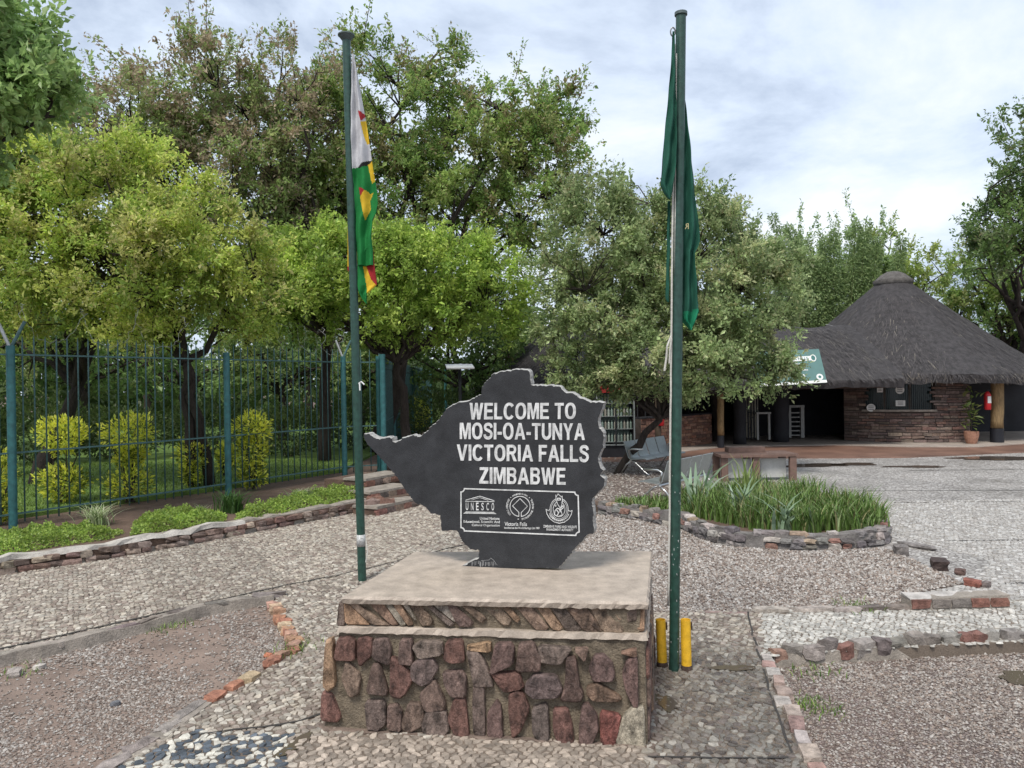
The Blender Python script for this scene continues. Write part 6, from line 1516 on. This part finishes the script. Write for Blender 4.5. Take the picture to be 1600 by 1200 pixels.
# pale screen with black grille
def pxbox(b, x0, x1, y0, y1, Y, dep):
    p, q = D(x0, y1, Y), D(x1, y0, Y); b.box(((p[0] + q[0]) / 2, Y + dep / 2, (p[2] + q[2]) / 2), (abs(q[0] - p[0]), dep, abs(q[2] - p[2])))
SC = empty('grille_screen', D(1173, 686, 24.6), 'pale cream wall panel behind a black grille gate', 'gate')
b = MB(); pxbox(b, 1163, 1184, 605, 684, 24.7, .1); b.obj('panel', mat('cream_wall', (.62, .58, .46), rough=.7, var=.1), SC)
for i in range(5):
    b = MB(); pxbox(b, 1164 + i * 4.6, 1164.9 + i * 4.6, 603, 686, 24.55, .03); b.obj('bar', M_int, SC)
for i in range(9):
    b = MB(); x0 = 1164 + (i % 3) * 5; pxbox(b, x0, x0 + 5.5, 612 + i * 8, 613 + i * 8, 24.53, .02); b.obj('crossbar', M_int, SC)
TS = empty('turnstile', D(1245, 684, 25.2), 'white metal turnstile with horizontal rungs in the dark passage', 'turnstile')
M_off = mat('offwhite_metal', (.30, .295, .275), rough=.5, var=.15)
b = MB(); pxbox(b, 1252, 1256.5, 634, 684, 25.2, .12); pxbox(b, 1232, 1236, 634, 684, 25.2, .12); pxbox(b, 1232, 1257, 633, 637, 25.18, .16); b.obj('frame', M_off, TS)
for i in range(6):
    b = MB(); pxbox(b, 1236, 1252, 644 + i * 7, 646 + i * 7, 25.25, .06); b.obj('rung', M_off, TS)
DK = empty('entry_counter', D(1193, 686, 24.2), 'thin pale metal counter frame between the two black columns', 'counter')
b = MB(); pxbox(b, 1182, 1205, 644, 647, 24.3, .5); b.obj('top', M_off, DK)
for x in (1183, 1201):
    b = MB(); pxbox(b, x, x + 2.4, 647, 687, 24.3, .08); b.obj('leg', M_off, DK)
# pale colour standing in for daylight from the far side
M_day = mat('painted_daylight', (.60, .60, .58), rough=.7, var=.1)
# low stone wall of the shop
SH = empty('stone_shop_counter', (4.9, 22.2, 0), 'low red stone shop wall with dark barred opening above', 'wall')
a, c = np.array([3.6, 21.6, 0]), np.array([6.25, 24.2, 0]); u = (c - a); Lw = np.linalg.norm(u); u /= Lw; nv = np.array([u[1], -u[0], 0])
b = MB(); b.hexa([a, c, c - nv * .3, a - nv * .3, a + [0, 0, .95], c + [0, 0, .95], c - nv * .3 + [0, 0, .95], a - nv * .3 + [0, 0, .95]]); b.obj('wall', MATS['wall_mortar'], SH)
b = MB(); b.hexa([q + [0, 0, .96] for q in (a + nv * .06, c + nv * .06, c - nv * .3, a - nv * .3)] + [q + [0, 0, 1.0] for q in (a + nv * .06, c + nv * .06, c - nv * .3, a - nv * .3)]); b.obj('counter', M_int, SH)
for k in range(11):
    b = MB(); p = lerp(a, c, k / 10) - nv * .1; b.tube([p + [0, 0, 1.0], p + [0, 0, 2.1]], .015, 6); b.obj('bar', M_int, SH)
z = .03
RST = [(.24, .115, .075), (.20, .10, .07), (.28, .16, .11), (.17, .095, .075)]
while z < .92:
    h = rng.uniform(.06, .11); x = .0
    while x < Lw:
        wd = min(rng.uniform(.14, .36), Lw - x); o_ = rng.uniform(.015, .04); e_ = .008; mb = MB(); mb.cur = (*jcol(RST[rng.integers(4)], .14), 0)
        p0, p1 = a + u * (x + e_), a + u * (x + max(wd - e_, e_ * 2)); z0, z1 = z + rng.normal(0, .006), min(z + h - .012, .95) + rng.normal(0, .006)
        mb.hexa([p0 + nv * o_ + [0, 0, z0], p1 + nv * o_ + [0, 0, z0], p1 - nv * .02 + [0, 0, z0], p0 - nv * .02 + [0, 0, z0], p0 + nv * o_ * .8 + [0, 0, z1], p1 + nv * o_ + [0, 0, z1], p1 - nv * .02 + [0, 0, z1], p0 - nv * .02 + [0, 0, z1]]); mb.obj('stone', M_bst, SH, col=True); x += wd
    z += h
# drinks fridge
p = D(963, 720, 20.3); p[2] = 0.0; FR = empty('drinks_fridge', p, 'glass fronted drinks fridge standing under the olive tree', 'fridge')
b = MB(); b.box(p + [0, .62, .98], (1.02, .05, 1.9)); b.box(p + [-.49, .32, .98], (.05, .6, 1.9)); b.box(p + [.49, .32, .98], (.05, .6, 1.9)); b.box(p + [0, .32, .17], (1.0, .58, .34)); b.box(p + [0, .32, 1.83], (1.0, .58, .2)); b.obj('cabinet', M_int, FR)
b = MB(); b.box(p + [0, .58, 1.03], (.90, .02, 1.36)); b.obj('liner', mat('fridge_liner', (.20, .26, .23), rough=.5, var=.08), FR)
b = MB(); b.box(p + [0, .0, 1.83], (1.0, .03, .2)); b.obj('header', mat('red_header', (.30, .025, .025), rough=.5), FR)
M_alu = mat('aluminium', (.32, .34, .33), rough=.35, metal=.4, var=.05)
for dx_ in (-.49, 0, .49):
    b = MB(); b.box(p + [dx_, .0, 1.03], (.035, .03, 1.38)); b.obj('door_frame', M_alu if dx_ else M_int, FR)
b = MB(); b.box(p + [0, .0, .35], (1.0, .03, .035)); b.obj('door_frame', M_alu, FR)
r = np.random.default_rng(6)
for k in range(4):
    zz = .42 + k * .34; b = MB(); b.box(p + [0, .32, zz], (.92, .5, .015)); sh = b.obj('shelf', M_alu, FR)
    for i in range(11):
        b = MB(); q = p + [-.42 + i * .084, .15, zz + .008]; b.tube([q, q + [0, 0, .15], q + [0, 0, .19], q + [0, 0, .24]], [.03, .03, .012, .012], 6); b.obj('bottle', mat('bottle_%d' % (i % 3), ((.36, .40, .36), (.22, .29, .25), (.30, .28, .24))[i % 3], rough=.2, bump=0), sh)
q = D(1033, 652, 21.4); E2 = empty('fire_extinguisher', (q[0], q[1], .7), 'red fire extinguisher on the shop post by the fridge', 'extinguisher')
b = MB(); b.tube([q - [0, 0, .24], q - [0, 0, .22], q + [0, 0, .16], q + [0, 0, .22]], [.07, .085, .085, .04], 12); b.obj('cylinder', MATS['red_paint'], E2, smooth=True, edges=50)
b = MB(); b.tube([q + [0, 0, .22], q + [0, 0, .26], q + [.08, 0, .25]], .015, 6); b.obj('valve', M_int, E2)
post_obj('roof_post', 1028, 712, 580, 21.5, .09, 'thin shop post carrying the small red extinguisher', mat('dark_post', (.07, .05, .035), rough=.8, var=.3), .2)
# roof signboard
bl, br, tr_, tl = D(1188, 605, 21.5), D(1292, 598.5, 21.5), D(1279, 546, 22.15), D(1176, 552, 22.15)
bn = np.cross(br - bl, tl - bl); bn /= np.linalg.norm(bn)
if bn[1] > 0: bn = -bn
SB = empty('roof_signboard', (bl + br) / 2, 'teal signboard with white lettering leaning on the thatched roof', 'sign')
def Bq(s, t): return bl * (1 - s) * (1 - t) + br * s * (1 - t) + tr_ * s * t + tl * (1 - s) * t
b = MB(); b.hexa([Bq(0, 0), Bq(1, 0), Bq(1, 1), Bq(0, 1)] + [q + bn * .03 for q in (Bq(0, 0), Bq(1, 0), Bq(1, 1), Bq(0, 1))]); b.obj('board', mat('teal_board', (.085, .175, .165), rough=.45, var=.08), SB)
def bpatch(name, s0, s1, t0, t1, m, lift=.034):
    W = [Bq(s0, t0), Bq(s1, t0), Bq(s1, t1), Bq(s0, t1)]; b = MB(); b.hexa([q + bn * .028 for q in W] + [q + bn * lift for q in W]); return b.obj(name, m, SB)
bpatch('lower_border', 0, 1, 0, .075, M_paper)
bpatch('arrow_bar', .12, .86, .67, .80, M_paper)
def btext(t, s0, s1, t0, t1, m, lift=.036, bold=.015): 
    quad_text('lettering', t, [(s0, t0), (s1, t0), (s1, t1), (s0, t1)], lambda x, y: Bq(x, y), bn, m, SB, .028, lift, bold)
btext('RAINFOREST', .20, .74, .47, .60, M_paper); btext('World Heritage Site', .30, .76, .36, .43, M_paper); btext('VICTORIA FALLS', .36, .80, .70, .77, mat('teal_ink', (.05, .15, .14), rough=.6, bump=0), .039)
def bdisc(s, t, rs, rt, m, lift, k=22):
    W = [Bq(s + rs * math.cos(a), t + rt * math.sin(a)) for a in np.linspace(0, 6.283, k, endpoint=False)]; b = MB(); b.add([q + bn * lift for q in W] + [q + bn * .028 for q in W], [tuple(range(k)), tuple(range(2 * k - 1, k - 1, -1))] + [(i, (i + 1) % k, k + (i + 1) % k, k + i) for i in range(k)]); b.obj('emblem', m, SB)
bdisc(.88, .735, .045, .105, M_paper, .037); bdisc(.88, .735, .030, .075, mat('teal_ink', (.05, .15, .14)), .041); bdisc(.91, .17, .05, .09, M_paper, .037); bdisc(.91, .17, .022, .04, MATS['teal_ink'], .041); bdisc(.66, .22, .035, .065, M_paper, .037); bdisc(.66, .22, .016, .03, MATS['teal_ink'], .041)
for s in (.15, .85):
    b = MB(); q = Bq(s, .85); b.tube([q - bn * .02, q + [0, .9, -.55]], .03, 6); b.obj('strut', M_int, SB)
# ---- second hut behind the sign
HC = (DX(905, 28), 28.0)
H2 = empty('thatched_hut', (*HC, 0), 'second dark thatched hut behind the welcome sign and trees', 'building')
thatch_cone(H2, HC, 3.9, 1.85, 4.9, .26, 50, 10)
b = MB()
V = []; k = 40
for zz in (0, 2.4):
    for i in range(k):
        a = i * 2 * math.pi / k; V.append((HC[0] + 2.9 * math.cos(a), HC[1] + 2.9 * math.sin(a), zz))
b.add(V, [(i, (i + 1) % k, k + (i + 1) % k, k + i) for i in range(k)]); b.obj('wall', mat('hut_wall', (.10, .07, .06), rough=.9, var=.4, ns=6, bump=.8, bs=14, bd=.04), H2)
b = MB(); b.box((HC[0] - .6, HC[1] - 2.86, 1.0), (.9, .16, 2.0)); b.obj('door', M_int, H2)
